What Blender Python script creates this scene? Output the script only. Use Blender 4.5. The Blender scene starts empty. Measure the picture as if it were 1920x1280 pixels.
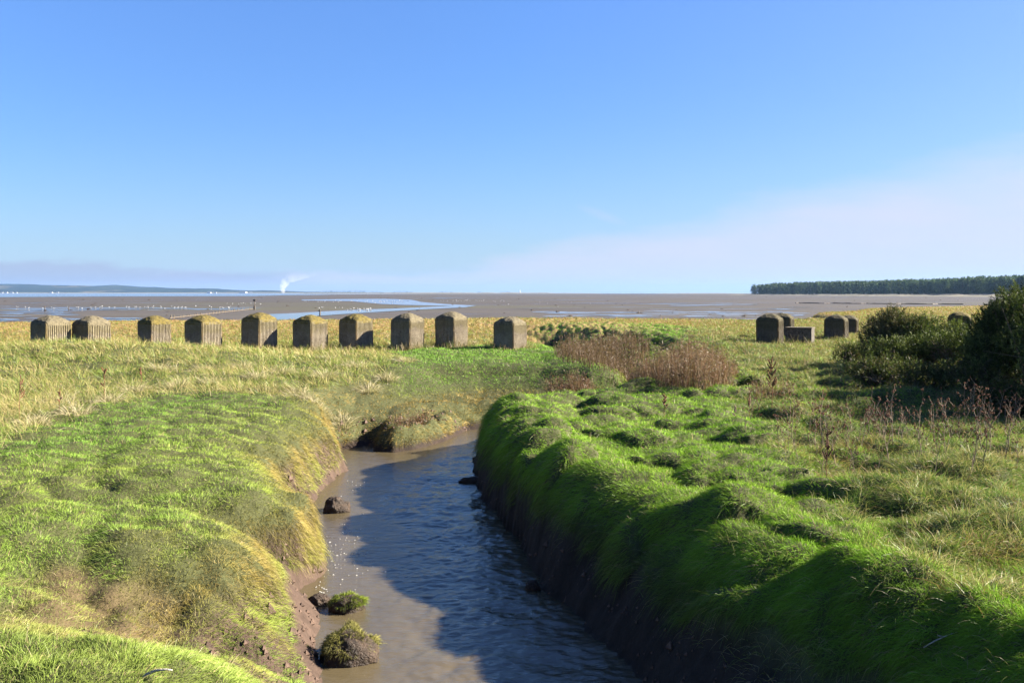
import bpy, math, random
import numpy as np
from mathutils import Vector

# ---------------------------------------------------------------- camera, sky, sun, exposure
sc = bpy.context.scene
CAMZ = 2.6
F = 1750.0            # focal length in photograph pixels (1920 wide)
HOR = 549.0           # horizon row in the photograph
cam = bpy.data.cameras.new('camera')
cam.sensor_width = 36.0
cam.lens = 36.0 * F / 1920.0
cam.shift_y = -(640.0 - HOR) / 1920.0
cam.clip_start = 0.1
cam.clip_end = 60000
camo = bpy.data.objects.new('camera', cam)
camo.location = (0, 0, CAMZ)
camo.rotation_euler = (math.radians(90), 0, 0)
sc.collection.objects.link(camo)
sc.camera = camo

SUN_EL = 26.5
SUN_AZ = 9.0         # degrees ahead of due right (+X), towards +Y
sdir = Vector((math.cos(math.radians(SUN_AZ)) * math.cos(math.radians(SUN_EL)),
               math.sin(math.radians(SUN_AZ)) * math.cos(math.radians(SUN_EL)),
               math.sin(math.radians(SUN_EL))))
sl = bpy.data.lights.new('sun', 'SUN')
sl.energy = 5.0
sl.angle = math.radians(0.5)
sl.color = (1.0, 0.93, 0.80)
so = bpy.data.objects.new('sun', sl)
so.rotation_euler = sdir.to_track_quat('Z', 'Y').to_euler()
sc.collection.objects.link(so)

world = bpy.data.worlds.new('World')
sc.world = world
world.use_nodes = True
wn, wl = world.node_tree.nodes, world.node_tree.links
wn.clear()


def mth(nt, op, a, b=None, c=None, clamp=False):
    n = nt.nodes.new('ShaderNodeMath')
    n.operation = op
    n.use_clamp = clamp
    for i, v in enumerate((a, b, c)):
        if v is None:
            continue
        if isinstance(v, (int, float)):
            n.inputs[i].default_value = v
        else:
            nt.links.new(v, n.inputs[i])
    return n.outputs[0]


def mixc(nt, fac, a, b, mode='MIX'):
    n = nt.nodes.new('ShaderNodeMix')
    n.data_type = 'RGBA'
    n.blend_type = mode
    for i, v in ((0, fac), (6, a), (7, b)):
        if isinstance(v, (int, float)):
            n.inputs[i].default_value = v
        elif isinstance(v, tuple):
            n.inputs[i].default_value = (v[0], v[1], v[2], 1)
        else:
            nt.links.new(v, n.inputs[i])
    return n.outputs[2]


def noise(nt, vec, scale, detail=4, rough=0.55, out=0, dist=0.0):
    n = nt.nodes.new('ShaderNodeTexNoise')
    n.inputs['Scale'].default_value = scale
    n.inputs['Detail'].default_value = detail
    n.inputs['Roughness'].default_value = rough
    n.inputs['Distortion'].default_value = dist
    if vec is not None:
        nt.links.new(vec, n.inputs['Vector'])
    return n.outputs[out]


def ramp(nt, fac, stops):
    n = nt.nodes.new('ShaderNodeValToRGB')
    els = n.color_ramp.elements
    while len(els) < len(stops):
        els.new(0.5)
    for e, (p, c) in zip(els, stops):
        e.position = p
        e.color = (c, c, c, 1) if isinstance(c, (int, float)) else (c[0], c[1], c[2], 1)
    nt.links.new(fac, n.inputs[0])
    return n.outputs[0]


def mapping(nt, vec, scale=(1, 1, 1), loc=(0, 0, 0), rot=(0, 0, 0)):
    n = nt.nodes.new('ShaderNodeMapping')
    n.inputs['Scale'].default_value = scale
    n.inputs['Location'].default_value = loc
    n.inputs['Rotation'].default_value = rot
    nt.links.new(vec, n.inputs['Vector'])
    return n.outputs[0]


sky = wn.new('ShaderNodeTexSky')
sky.sky_type = 'NISHITA'
sky.sun_disc = False
sky.sun_elevation = math.radians(SUN_EL)
sky.sun_rotation = math.radians(90 - SUN_AZ)
sky.air_density = 1.0
sky.dust_density = 0.0
sky.ozone_density = 1.6
wt = world.node_tree
hs = wn.new('ShaderNodeHueSaturation')
hs.inputs['Hue'].default_value = 0.50
hs.inputs['Saturation'].default_value = 1.0
wl.new(sky.outputs[0], hs.inputs['Color'])
tc = wn.new('ShaderNodeTexCoord')
skyc = mixc(wt, 1.0, hs.outputs[0], (0.545, 0.80, 1.26), 'MULTIPLY')
sep = wn.new('ShaderNodeSeparateXYZ')
wl.new(tc.outputs['Generated'], sep.inputs[0])
dx, dy, dz = sep.outputs
# the sky in terms of bearing (x/y) and elevation (z/y), like wispy sheets of cirrus
ysafe = mth(wt, 'MAXIMUM', dy, 0.05)
bx = mth(wt, 'DIVIDE', dx, ysafe)
bz = mth(wt, 'DIVIDE', dz, ysafe)
cmb = wn.new('ShaderNodeCombineXYZ')
wl.new(bx, cmb.inputs[0]); wl.new(bz, cmb.inputs[1])
# (1) thin high veil, thick low down to the right, its upper edge slanting up to the right
e1 = mth(wt, 'ADD', mth(wt, 'MULTIPLY', bx, 0.215), 0.040)
e1 = mth(wt, 'MAXIMUM', e1, 0.015)
n1 = noise(wt, mapping(wt, cmb.outputs[0], (2.0, 9, 1), rot=(0, 0, -0.16)), 2.4, 6, 0.6)
e1n = mth(wt, 'ADD', e1, mth(wt, 'MULTIPLY', mth(wt, 'SUBTRACT', n1, 0.5), 0.075))
v1 = mth(wt, 'SUBTRACT', 1.0, mth(wt, 'DIVIDE', mth(wt, 'SUBTRACT', bz, mth(wt, 'MULTIPLY', e1n, 0.60)), mth(wt, 'MULTIPLY', e1n, 0.55)), clamp=True)
v1 = mth(wt, 'MULTIPLY', mth(wt, 'SMOOTH_MIN', v1, 0.9, 0.2), mth(wt, 'ADD', 0.55, mth(wt, 'MULTIPLY', n1, 0.75)), clamp=True)
front = mth(wt, 'GREATER_THAN', dy, 0.05)
v1 = mth(wt, 'MULTIPLY', v1, front)
rgtc = wn.new('ShaderNodeCombineXYZ')
bxc = mth(wt, 'MAXIMUM', mth(wt, 'MINIMUM', bx, 0.6), 0.0)
wl.new(mth(wt, 'ADD', 1.0, mth(wt, 'MULTIPLY', bxc, 0.30)), rgtc.inputs[0])
wl.new(mth(wt, 'SUBTRACT', 1.0, mth(wt, 'MULTIPLY', bxc, 0.13)), rgtc.inputs[1])
rgtc.inputs[2].default_value = 1.0
skyc = mixc(wt, 1.0, skyc, rgtc.outputs[0], 'MULTIPLY')
gg = mth(wt, 'ADD', 0.74, mth(wt, 'MULTIPLY', bz, 0.85, clamp=True), clamp=True)
skyc = mixc(wt, 1.0, skyc, gg, 'MULTIPLY')
v0 = mth(wt, 'POWER', mth(wt, 'SUBTRACT', 1.0, mth(wt, 'DIVIDE', bz, 0.26), clamp=True), 3.0)
v0 = mth(wt, 'MULTIPLY', v0, 0.9)
skyh = mixc(wt, v0, skyc, (2.95, 3.8, 4.7))
c1 = mixc(wt, v1, skyh, (4.0, 4.25, 5.2))
c0 = None
# (2) low grey-lilac stratus bank on the left
n2 = noise(wt, mapping(wt, cmb.outputs[0], (1.4, 7, 1)), 5.0, 6, 0.6)
edge_t = mth(wt, 'SUBTRACT', 0.036, mth(wt, 'MULTIPLY', mth(wt, 'ADD', bx, 0.55), 0.045))
t2 = mth(wt, 'DIVIDE', mth(wt, 'SUBTRACT', mth(wt, 'ADD', edge_t, mth(wt, 'MULTIPLY', mth(wt, 'SUBTRACT', n2, 0.46), 0.045)), bz), 0.006, clamp=True)
b2 = mth(wt, 'DIVIDE', mth(wt, 'SUBTRACT', bz, 0.004), 0.008, clamp=True)
r2 = mth(wt, 'DIVIDE', mth(wt, 'SUBTRACT', -0.20, bx), 0.08, clamp=True)
v2 = mth(wt, 'MULTIPLY', mth(wt, 'MULTIPLY', mth(wt, 'MULTIPLY', t2, b2), r2), front)
v2 = mth(wt, 'MULTIPLY', v2, 0.8)
c2 = mixc(wt, v2, c1, (2.55, 2.9, 3.9))
# (3) one faint wisp
wis = noise(wt, mapping(wt, cmb.outputs[0], (4, 14, 1), rot=(0, 0, 0.42)), 3.0, 6, 0.65)
dxw = mth(wt, 'DIVIDE', mth(wt, 'SUBTRACT', bx, 0.097), 0.030)
dzw = mth(wt, 'DIVIDE', mth(wt, 'ADD', mth(wt, 'SUBTRACT', bz, 0.083), mth(wt, 'MULTIPLY', mth(wt, 'SUBTRACT', bx, 0.097), 0.36)), 0.0065)
rw = mth(wt, 'ADD', mth(wt, 'MULTIPLY', dxw, dxw), mth(wt, 'MULTIPLY', dzw, dzw))
v3 = mth(wt, 'MULTIPLY', mth(wt, 'SUBTRACT', 1.0, rw, clamp=True), mth(wt, 'MULTIPLY', wis, 0.4))
c3 = mixc(wt, mth(wt, 'MULTIPLY', v3, front), c2, (4.0, 4.25, 5.2))
bg = wn.new('ShaderNodeBackground')
bg.inputs[1].default_value = 0.0277
wl.new(c3, bg.inputs[0])
wo = wn.new('ShaderNodeOutputWorld')
wl.new(bg.outputs[0], wo.inputs[0])

sc.view_settings.view_transform = 'Standard'
sc.view_settings.look = 'None'
sc.view_settings.gamma = 1.0
sc.view_settings.exposure = 2.7
sc.render.engine = 'CYCLES'
sc.cycles.max_bounces = 5
sc.cycles.diffuse_bounces = 2
sc.cycles.glossy_bounces = 3
sc.cycles.transmission_bounces = 3
sc.cycles.volume_bounces = 2
sc.cycles.caustics_reflective = False
sc.cycles.caustics_refractive = False
sc.cycles.use_denoising = True
sc.cycles.denoiser = 'OPENIMAGEDENOISE'
sc.cycles.denoising_input_passes = 'RGB_ALBEDO_NORMAL'
sc.cycles.denoising_prefilter = 'ACCURATE'

C = sc.collection
rng = np.random.default_rng(7)
random.seed(7)


# ---------------------------------------------------------------- helpers
def gp(px, py, z=0.0):
    """photograph pixel -> world point on the level z"""
    Y = (CAMZ - z) * F / (py - HOR)
    return ((px - 960.0) / F * Y, Y)


def at(px, Y):
    return (px - 960.0) / F * Y


def tag(o, label=None, cat=None, group=None, kind=None):
    if label: o['label'] = label
    if cat: o['category'] = cat
    if group: o['group'] = group
    if kind: o['kind'] = kind
    return o


def empty(name, loc, rz=0.0):
    o = bpy.data.objects.new(name, None)
    o.location = loc
    o.rotation_euler = (0, 0, rz)
    o.empty_display_size = 0.2
    C.objects.link(o)
    return o


def link(name, me, mat, parent=None, loc=None):
    o = bpy.data.objects.new(name, me)
    if mat is not None and len(me.materials) == 0:
        me.materials.append(mat)
    C.objects.link(o)
    if parent is not None:
        o.parent = parent
    if loc is not None:
        o.location = loc
    return o


def mesh_np(name, V, faces=None, loops=None, starts=None, totals=None, smooth=False, attrs=None):
    """faces: (n,3) or (n,4) array, or explicit loops"""
    me = bpy.data.meshes.new(name)
    V = np.ascontiguousarray(V, dtype=np.float32)
    if faces is not None:
        faces = np.asarray(faces, dtype=np.int32)
        k = faces.shape[1]
        loops = faces.ravel()
        starts = np.arange(len(faces), dtype=np.int32) * k
        totals = np.full(len(faces), k, dtype=np.int32)
    me.vertices.add(len(V))
    me.vertices.foreach_set('co', V.ravel())
    me.loops.add(len(loops))
    me.loops.foreach_set('vertex_index', np.ascontiguousarray(loops, dtype=np.int32))
    me.polygons.add(len(starts))
    me.polygons.foreach_set('loop_start', np.ascontiguousarray(starts, dtype=np.int32))
    me.polygons.foreach_set('loop_total', np.ascontiguousarray(totals, dtype=np.int32))
    me.polygons.foreach_set('use_smooth', np.full(len(starts), smooth, dtype=bool))
    if attrs:
        for an, (typ, arr) in attrs.items():
            a = me.attributes.new(an, typ, 'POINT')
            if typ == 'FLOAT_VECTOR':
                a.data.foreach_set('vector', np.ascontiguousarray(arr, dtype=np.float32).ravel())
            elif typ == 'FLOAT_COLOR':
                c4 = np.ones((len(V), 4), dtype=np.float32)
                c4[:, :3] = arr
                a.data.foreach_set('color', c4.ravel())
            else:
                a.data.foreach_set('value', np.ascontiguousarray(arr, dtype=np.float32).ravel())
    me.update(calc_edges=True)
    return me


def hsh(ix, iy, s=0):
    h = (ix.astype(np.int64) * 374761393 + iy.astype(np.int64) * 668265263 + s * 974711) & 0xFFFFFFFF
    h = ((h ^ (h >> 13)) * 1274126177) & 0xFFFFFFFF
    h = (h ^ (h >> 16)) & 0xFFFFFFFF
    return h.astype(np.float64) / 4294967296.0


def vnoise(x, y, s=0):
    ix = np.floor(x); iy = np.floor(y)
    fx = x - ix; fy = y - iy
    fx = fx * fx * (3 - 2 * fx); fy = fy * fy * (3 - 2 * fy)
    a = hsh(ix, iy, s); b = hsh(ix + 1, iy, s); c = hsh(ix, iy + 1, s); d = hsh(ix + 1, iy + 1, s)
    return (a * (1 - fx) + b * fx) * (1 - fy) + (c * (1 - fx) + d * fx) * fy


def fbm(x, y, s=0, o=4, g=0.5):
    r = 0; a = 1; t = 0
    for k in range(o):
        c_, s_ = math.cos(0.6 * k), math.sin(0.6 * k)
        r = r + a * vnoise((x * c_ - y * s_) * 2 ** k + 17.3 * k, (x * s_ + y * c_) * 2 ** k - 9.1 * k, s + k)
        t += a; a *= g
    return r / t - 0.5


def worley(x, y, s=0):
    """nearest feature: distance, offset vector to centre, random id"""
    ix = np.floor(x); iy = np.floor(y)
    bd = np.full(x.shape, 9.0); bx_ = np.zeros_like(bd); by_ = np.zeros_like(bd); bi = np.zeros_like(bd)
    for i in (-1, 0, 1):
        for j in (-1, 0, 1):
            cx = ix + i; cy = iy + j
            px = cx + 0.15 + 0.7 * hsh(cx, cy, s); py = cy + 0.15 + 0.7 * hsh(cx, cy, s + 5)
            d = np.hypot(px - x, py - y)
            m = d < bd
            bd = np.where(m, d, bd); bx_ = np.where(m, px - x, bx_); by_ = np.where(m, py - y, by_)
            bi = np.where(m, hsh(cx, cy, s + 9), bi)
    return bd, bx_, by_, bi


def sstep(a, b, x):
    t = np.clip((x - a) / (b - a), 0, 1)
    return t * t * (3 - 2 * t)


def sdf(x, y, poly):
    """signed distance, positive inside"""
    P = np.asarray(poly, float)
    d = np.full(x.shape, 1e9); ins = np.zeros(x.shape, bool)
    n = len(P)
    for i in range(n):
        ax, ay = P[i]; bx_, by_ = P[(i + 1) % n]
        ex, ey = bx_ - ax, by_ - ay
        t = np.clip(((x - ax) * ex + (y - ay) * ey) / (ex * ex + ey * ey + 1e-12), 0, 1)
        d = np.minimum(d, np.hypot(x - ax - t * ex, y - ay - t * ey))
        c = (ay > y) != (by_ > y)
        with np.errstate(divide='ignore', invalid='ignore'):
            xi = ax + (y - ay) * ex / (ey if ey != 0 else 1e-12)
        ins ^= c & (x < xi)
    return np.where(ins, d, -d)


def new_mat(name):
    m = bpy.data.materials.new(name)
    m.use_nodes = True
    m.node_tree.nodes.clear()
    return m, m.node_tree


def principled(nt, **kw):
    b = nt.nodes.new('ShaderNodeBsdfPrincipled')
    o = nt.nodes.new('ShaderNodeOutputMaterial')
    nt.links.new(b.outputs[0], o.inputs[0])
    for k, v in kw.items():
        s = b.inputs[k.replace('_', ' ')]
        if isinstance(v, (int, float)):
            s.default_value = v
        elif isinstance(v, tuple):
            s.default_value = (v[0], v[1], v[2], 1)
        else:
            nt.links.new(v, s)
    return b


def bump(nt, h, strength=0.5, dist=0.05):
    n = nt.nodes.new('ShaderNodeBump')
    n.inputs['Strength'].default_value = strength
    n.inputs['Distance'].default_value = dist
    nt.links.new(h, n.inputs['Height'])
    return n.outputs[0]


def objco(nt, kind='Object'):
    return nt.nodes.new('ShaderNodeTexCoord').outputs[kind]


def geopos(nt):
    return nt.nodes.new('ShaderNodeNewGeometry').outputs['Position']


# ---------------------------------------------------------------- materials
ALB = 0.57


def blade_material(name, transl=0.35, tnmix=0.6, gloss=0.03):
    m, nt = new_mat(name)
    col = nt.nodes.new('ShaderNodeAttribute'); col.attribute_name = 'col'
    tn = nt.nodes.new('ShaderNodeAttribute'); tn.attribute_name = 'tn'
    g = nt.nodes.new('ShaderNodeNewGeometry')
    mx = nt.nodes.new('ShaderNodeMix'); mx.data_type = 'VECTOR'
    mx.inputs[0].default_value = tnmix
    nt.links.new(g.outputs['Normal'], mx.inputs[4])
    nt.links.new(tn.outputs['Vector'], mx.inputs[5])
    vn = nt.nodes.new('ShaderNodeVectorMath'); vn.operation = 'NORMALIZE'
    nt.links.new(mx.outputs[1], vn.inputs[0])
    d = nt.nodes.new('ShaderNodeBsdfDiffuse'); t = nt.nodes.new('ShaderNodeBsdfTranslucent')
    nt.links.new(col.outputs['Color'], d.inputs[0])
    nt.links.new(vn.outputs[0], d.inputs['Normal'])
    tcol = mixc(nt, 1.0, col.outputs['Color'], (1.0, 1.15, 0.65), 'MULTIPLY')
    nt.links.new(tcol, t.inputs[0])
    ms = nt.nodes.new('ShaderNodeMixShader'); ms.inputs[0].default_value = transl
    nt.links.new(d.outputs[0], ms.inputs[1]); nt.links.new(t.outputs[0], ms.inputs[2])
    gl = nt.nodes.new('ShaderNodeBsdfGlossy'); gl.inputs['Roughness'].default_value = 0.45
    gl.inputs[0].default_value = (1, 1, 0.95, 1)
    ms2 = nt.nodes.new('ShaderNodeMixShader'); ms2.inputs[0].default_value = gloss
    nt.links.new(ms.outputs[0], ms2.inputs[1]); nt.links.new(gl.outputs[0], ms2.inputs[2])
    o = nt.nodes.new('ShaderNodeOutputMaterial')
    nt.links.new(ms2.outputs[0], o.inputs[0])
    return m


M_TURF = blade_material('turf_blades', 0.20, 0.56, 0.006)
M_TALL = blade_material('tall_grass_blades', 0.32, 0.35, 0.015)
M_LEAF = blade_material('shrub_leaves', 0.22, 0.30, 0.008)


def mat_ground():
    m, nt = new_mat('ground_soil_and_mud')
    pos = geopos(nt)
    col = nt.nodes.new('ShaderNodeAttribute'); col.attribute_name = 'col'
    mud = nt.nodes.new('ShaderNodeAttribute'); mud.attribute_name = 'mud'
    n1 = noise(nt, pos, 9.0, 6, 0.65)
    c = mixc(nt, 0.8, col.outputs['Color'], ramp(nt, n1, [(0.25, 0.55), (0.75, 1.35)]), 'MULTIPLY')
    # tidal flat: wet films and pools in long streaks
    mp = mapping(nt, pos, (0.010, 0.030, 1))
    w1 = noise(nt, mp, 1.0, 8, 0.62)
    mp2 = mapping(nt, pos, (0.05, 0.22, 1))
    w2 = noise(nt, mp2, 1.0, 6, 0.6)
    wet = ramp(nt, mth(nt, 'ADD', mth(nt, 'MULTIPLY', w1, 0.65), mth(nt, 'MULTIPLY', w2, 0.35)), [(0.46, 0.0), (0.60, 1.0)])
    pool = ramp(nt, mth(nt, 'ADD', mth(nt, 'MULTIPLY', w1, 0.55), mth(nt, 'MULTIPLY', w2, 0.45)), [(0.585, 0.0), (0.60, 1.0)])
    wetm = mth(nt, 'MULTIPLY', wet, mud.outputs['Fac'])
    poolm = mth(nt, 'MULTIPLY', pool, mud.outputs['Fac'])
    c = mixc(nt, mth(nt, 'MULTIPLY', wetm, 0.55), c, (0.040, 0.034, 0.035))
    mudtex = noise(nt, mapping(nt, pos, (0.02, 0.06, 1)), 3.0, 8, 0.7)
    c = mixc(nt, mth(nt, 'MULTIPLY', mud.outputs['Fac'], 0.7), c, ramp(nt, mudtex, [(0.3, 0.6), (0.7, 1.4)]), 'MULTIPLY')
    rough = mth(nt, 'SUBTRACT', 0.9, mth(nt, 'ADD', mth(nt, 'MULTIPLY', wetm, 0.25), mth(nt, 'MULTIPLY', poolm, 0.52)))
    n2 = noise(nt, pos, 22.0, 5, 0.6)
    bs = nt.nodes.new('ShaderNodeBump'); bs.inputs['Distance'].default_value = 0.03
    nt.links.new(n2, bs.inputs['Height'])
    nt.links.new(mth(nt, 'SUBTRACT', 0.7, mth(nt, 'MULTIPLY', poolm, 0.7)), bs.inputs['Strength'])
    spec = mth(nt, 'ADD', mth(nt, 'MULTIPLY', poolm, 0.45), 0.12)
    b = principled(nt, Base_Color=c, Roughness=rough, Normal=bs.outputs[0])
    nt.links.new(spec, b.inputs['Specular IOR Level'])
    return m


def mat_water(name, base, rough=0.06, sc1=1.0, strength=0.6, dist=0.05, ior=1.34):
    m, nt = new_mat(name)
    pos = geopos(nt)
    a = noise(nt, mapping(nt, pos, (1.6 * sc1, 3.0 * sc1, 1), rot=(0, 0, 0.25)), 1.6, 5, 0.6, dist=0.5)
    b_ = noise(nt, mapping(nt, pos, (6 * sc1, 10 * sc1, 1), rot=(0, 0, 0.1)), 1.5, 4, 0.6, dist=0.6)
    h = mth(nt, 'ADD', a, mth(nt, 'MULTIPLY', b_, 0.35))
    turb = noise(nt, mapping(nt, pos, (0.7, 0.35, 1)), 1.2, 4, 0.6, dist=0.8)
    c = mixc(nt, turb, tuple(v * 0.72 for v in base), tuple(v * 1.25 for v in base))
    bn = bump(nt, h, strength, dist)
    d = nt.nodes.new('ShaderNodeBsdfDiffuse'); nt.links.new(c, d.inputs[0])
    nt.links.new(bump(nt, h, strength * .12, dist), d.inputs['Normal'])
    gl = nt.nodes.new('ShaderNodeBsdfGlossy'); gl.inputs['Roughness'].default_value = rough
    nt.links.new(bn, gl.inputs['Normal'])
    fr = nt.nodes.new('ShaderNodeFresnel'); fr.inputs['IOR'].default_value = ior
    nt.links.new(bn, fr.inputs['Normal'])
    ms = nt.nodes.new('ShaderNodeMixShader')
    nt.links.new(fr.outputs[0], ms.inputs[0]); nt.links.new(d.outputs[0], ms.inputs[1]); nt.links.new(gl.outputs[0], ms.inputs[2])
    o = nt.nodes.new('ShaderNodeOutputMaterial'); nt.links.new(ms.outputs[0], o.inputs[0])
    return m


def mat_concrete(name='weathered_concrete', dark=1.0):
    m, nt = new_mat(name)
    pos = objco(nt)
    oi = nt.nodes.new('ShaderNodeObjectInfo')
    va = nt.nodes.new('ShaderNodeVectorMath'); va.operation = 'ADD'
    cb = nt.nodes.new('ShaderNodeCombineXYZ')
    nt.links.new(mth(nt, 'MULTIPLY', oi.outputs['Random'], 37.0), cb.inputs[0])
    nt.links.new(pos, va.inputs[0]); nt.links.new(cb.outputs[0], va.inputs[1])
    p = va.outputs[0]
    n1 = noise(nt, p, 3.0, 6, 0.7)
    c = ramp(nt, n1, [(0.25, (0.12, 0.10, 0.075)), (0.5, (0.215, 0.185, 0.14)), (0.78, (0.30, 0.27, 0.215))])
    n2 = noise(nt, p, 24.0, 3, 0.6)
    c = mixc(nt, ramp(nt, n2, [(0.60, 0.0), (0.68, 0.8)]), c, (0.38, 0.36, 0.31))
    n3 = noise(nt, p, 16.0, 4, 0.6)
    c = mixc(nt, ramp(nt, n3, [(0.30, 0.8), (0.42, 0.0)]), c, (0.07, 0.06, 0.045))
    sp = nt.nodes.new('ShaderNodeSeparateXYZ'); nt.links.new(pos, sp.inputs[0])
    # orange and green lichen, most of it high up and on the corners
    ax = mth(nt, 'ABSOLUTE', sp.outputs[0]); ay = mth(nt, 'ABSOLUTE', sp.outputs[1])
    cor = mth(nt, 'MINIMUM', ax, ay)
    cm = ramp(nt, mth(nt, 'ADD', cor, mth(nt, 'MULTIPLY', mth(nt, 'SUBTRACT', n1, 0.5), 0.25)), [(0.44, 0.0), (0.54, 0.65)])
    c = mixc(nt, cm, c, (0.25, 0.15, 0.04))
    zt = ramp(nt, mth(nt, 'ADD', sp.outputs[2], mth(nt, 'MULTIPLY', mth(nt, 'SUBTRACT', n1, 0.5), 1.2)), [(0.0, 0.55), (0.5, 0.0), (0.9, 0.0), (1.0, 0.45)])
    c = mixc(nt, zt, c, (0.13, 0.112, 0.042))
    c = mixc(nt, 1.0, c, (dark, dark * .97, dark * .92), 'MULTIPLY')
    h = mth(nt, 'ADD', noise(nt, p, 30.0, 5, 0.7), mth(nt, 'MULTIPLY', n1, 0.5))
    principled(nt, Base_Color=c, Roughness=0.95, Normal=bump(nt, h, 0.9, 0.03), Specular_IOR_Level=0.15)
    return m


def mat_noise(name, c1, c2, scale=8.0, rough=0.9, bstr=0.6, bdist=0.03, coords='Object', thr=(0.3, 0.7), spec=0.2):
    m, nt = new_mat(name)
    c1 = tuple(v * ALB for v in c1); c2 = tuple(v * ALB for v in c2)
    pos = objco(nt) if coords == 'Object' else geopos(nt)
    n1 = noise(nt, pos, scale, 6, 0.65)
    c = ramp(nt, n1, [(thr[0], c1), (thr[1], c2)])
    principled(nt, Base_Color=c, Roughness=rough, Normal=bump(nt, noise(nt, pos, scale * 3, 5, 0.6), bstr, bdist), Specular_IOR_Level=spec)
    return m


M_GROUND = mat_ground()
M_STREAM = mat_water('murky_stream_water', (0.072, 0.056, 0.031), 0.06, 1.6, 0.5, 0.03, 1.62)
M_CHANNEL = mat_water('tidal_channel_water', (0.26, 0.25, 0.24), 0.04, 0.6, 0.03, 0.01)
M_SEA = mat_water('sea_water', (0.05, 0.10, 0.16), 0.30, 0.05, 0.8, 1.6)
M_CONC = mat_concrete()
M_CONC_DARK = mat_concrete('shade_dark_concrete', .45)  # darkened copy: shade on the right blocks' unlit faces put into the colour
M_MOSS = mat_noise('yellow_moss', (0.06, 0.05, 0.025), (0.25, 0.19, 0.045), 9.0, 1.0, 1.0, 0.04)
M_MOSS_DULL = mat_noise('dull_brown_moss', (0.09, 0.075, 0.05), (0.24, 0.20, 0.12), 9.0, 1.0, 1.0, 0.04)
M_MOSS_DARK = mat_noise('dark_olive_moss', (0.05, 0.045, 0.03), (0.14, 0.115, 0.055), 9.0, 1.0, 1.0, 0.04)
M_WOOD = mat_noise('weathered_wood', (0.10, 0.075, 0.05), (0.26, 0.21, 0.16), 12.0, 0.85)
M_PALEWOOD = mat_noise('bleached_wood', (0.30, 0.26, 0.20), (0.60, 0.56, 0.48), 12.0, 0.8)
M_BARK = mat_noise('gorse_bark', (0.09, 0.065, 0.04), (0.24, 0.18, 0.12), 14.0, 0.9)
M_MUDLUMP = mat_noise('dark_wet_mud', (0.020, 0.014, 0.010), (0.11, 0.07, 0.045), 10.0, 0.6, 1.0, 0.05)
M_SAND = mat_noise('dune_sand', (0.09, 0.085, 0.05), (0.30, 0.26, 0.19), 0.06, 0.95, 0.2, 0.5, 'World')
M_GULL = mat_noise('white_feathers', (0.70, 0.70, 0.70), (0.85, 0.85, 0.85), 5.0, 0.8)
M_GREYF = mat_noise('grey_feathers', (0.30, 0.32, 0.35), (0.40, 0.42, 0.45), 5.0, 0.8)
M_RENDER = mat_noise('white_render', (0.65, 0.64, 0.60), (0.80, 0.79, 0.75), 0.3, 0.9)
M_ROOF = mat_noise('slate_roof', (0.10, 0.10, 0.11), (0.18, 0.17, 0.17), 0.3, 0.9)
M_FOAM = mat_noise('foam', (0.65, 0.62, 0.56), (0.85, 0.83, 0.78), 30.0, 0.8)

# ---------------------------------------------------------------- terrain maps
WZ = -1.35
MUDZ = -1.0
# water outline of the creek (world x, y); left bank going away, then right bank coming back
W = [(-1.2, -4), (-1.25, 5), (-1.35, 7.5), (-1.9, 9.4), (-2.26, 10.6), (-2.45, 11.5), (-2.85, 12.4), (-2.7, 13.0), (-2.75, 13.8), (-3.3, 15.0),
     (-3.95, 16.6), (-3.95, 17.2), (-3.75, 17.8), (-3.85, 19.0), (-3.7, 20.8), (-4.1, 22.0), (-4.35, 23.6),
     (-3.75, 24.3), (-3.45, 23.7), (-2.69, 23.6), (-1.96, 25.1), (-1.48, 26.6), (-.69, 27.4), (0.8, 27.9), (2.2, 28.3), (3.6, 29.4),
     (4.3, 31.2), (4.5, 36), (4.2, 41), (3.2, 48), (2.2, 58), (1.5, 64),
     (2.2, 64), (3.0, 58), (4.0, 48), (5.0, 41), (5.2, 36), (4.9, 31), (4.1, 28.7), (2.8, 27.2), (1.6, 26.6), (0.3, 26.2), (-.62, 25.6),
     (-.74, 23.9), (-.88, 21.6), (-.62, 18.6), (-.55, 18.1), (-.17, 16.3), (.16, 14.7), (.36, 12.8), (.95, 11.0), (1.35, 9.46), (1.7, 7.5), (1.85, 5), (1.9, -4)]
# where the banks roll over to the marsh level
T = [(-1.7, -4), (-1.6, 5), (-1.75, 6.9), (-2.1, 7.6), (-2.7, 8.0), (-3.2, 8.25), (-3.6, 8.6), (-3.6, 9.2), (-3.3, 9.6), (-3.1, 9.85), (-2.85, 10.5), (-3.1, 11.3), (-3.5, 11.9),
     (-3.4, 12.35), (-3.1, 12.7), (-3.05, 13.6), (-3.6, 14.8), (-4.4, 16.2), (-4.5, 16.9), (-4.2, 17.6), (-4.3, 19.0), (-4.15, 20.6),
     (-4.6, 21.8), (-4.9, 23.3), (-5.3, 25.0), (-4.7, 27.0), (-3.9, 29.3), (-2.5, 31.0), (-1, 31.5), (1, 31.1), (2.5, 29.9), (3.35, 30.2),
     (3.65, 31.8), (3.1, 36), (2.6, 40), (1.3, 49), (0.3, 57), (-0.3, 66), (-1.5, 72),
     (1.9, 72), (5.1, 63), (7.4, 55), (7.9, 47), (7.4, 40), (6.6, 34), (5.3, 29.5), (4.3, 27.3), (3.1, 25.7), (1.2, 24.5), (0.0, 23.4), (-.42, 22.0),
     (-.52, 19.6), (-.17, 17.2), (.05, 15.7), (.66, 13.4), (1.22, 11.7), (1.75, 9.95), (2.25, 8.7), (2.6, 7.8), (3.05, 6.5), (3.4, 3), (3.4, -4)]
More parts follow.
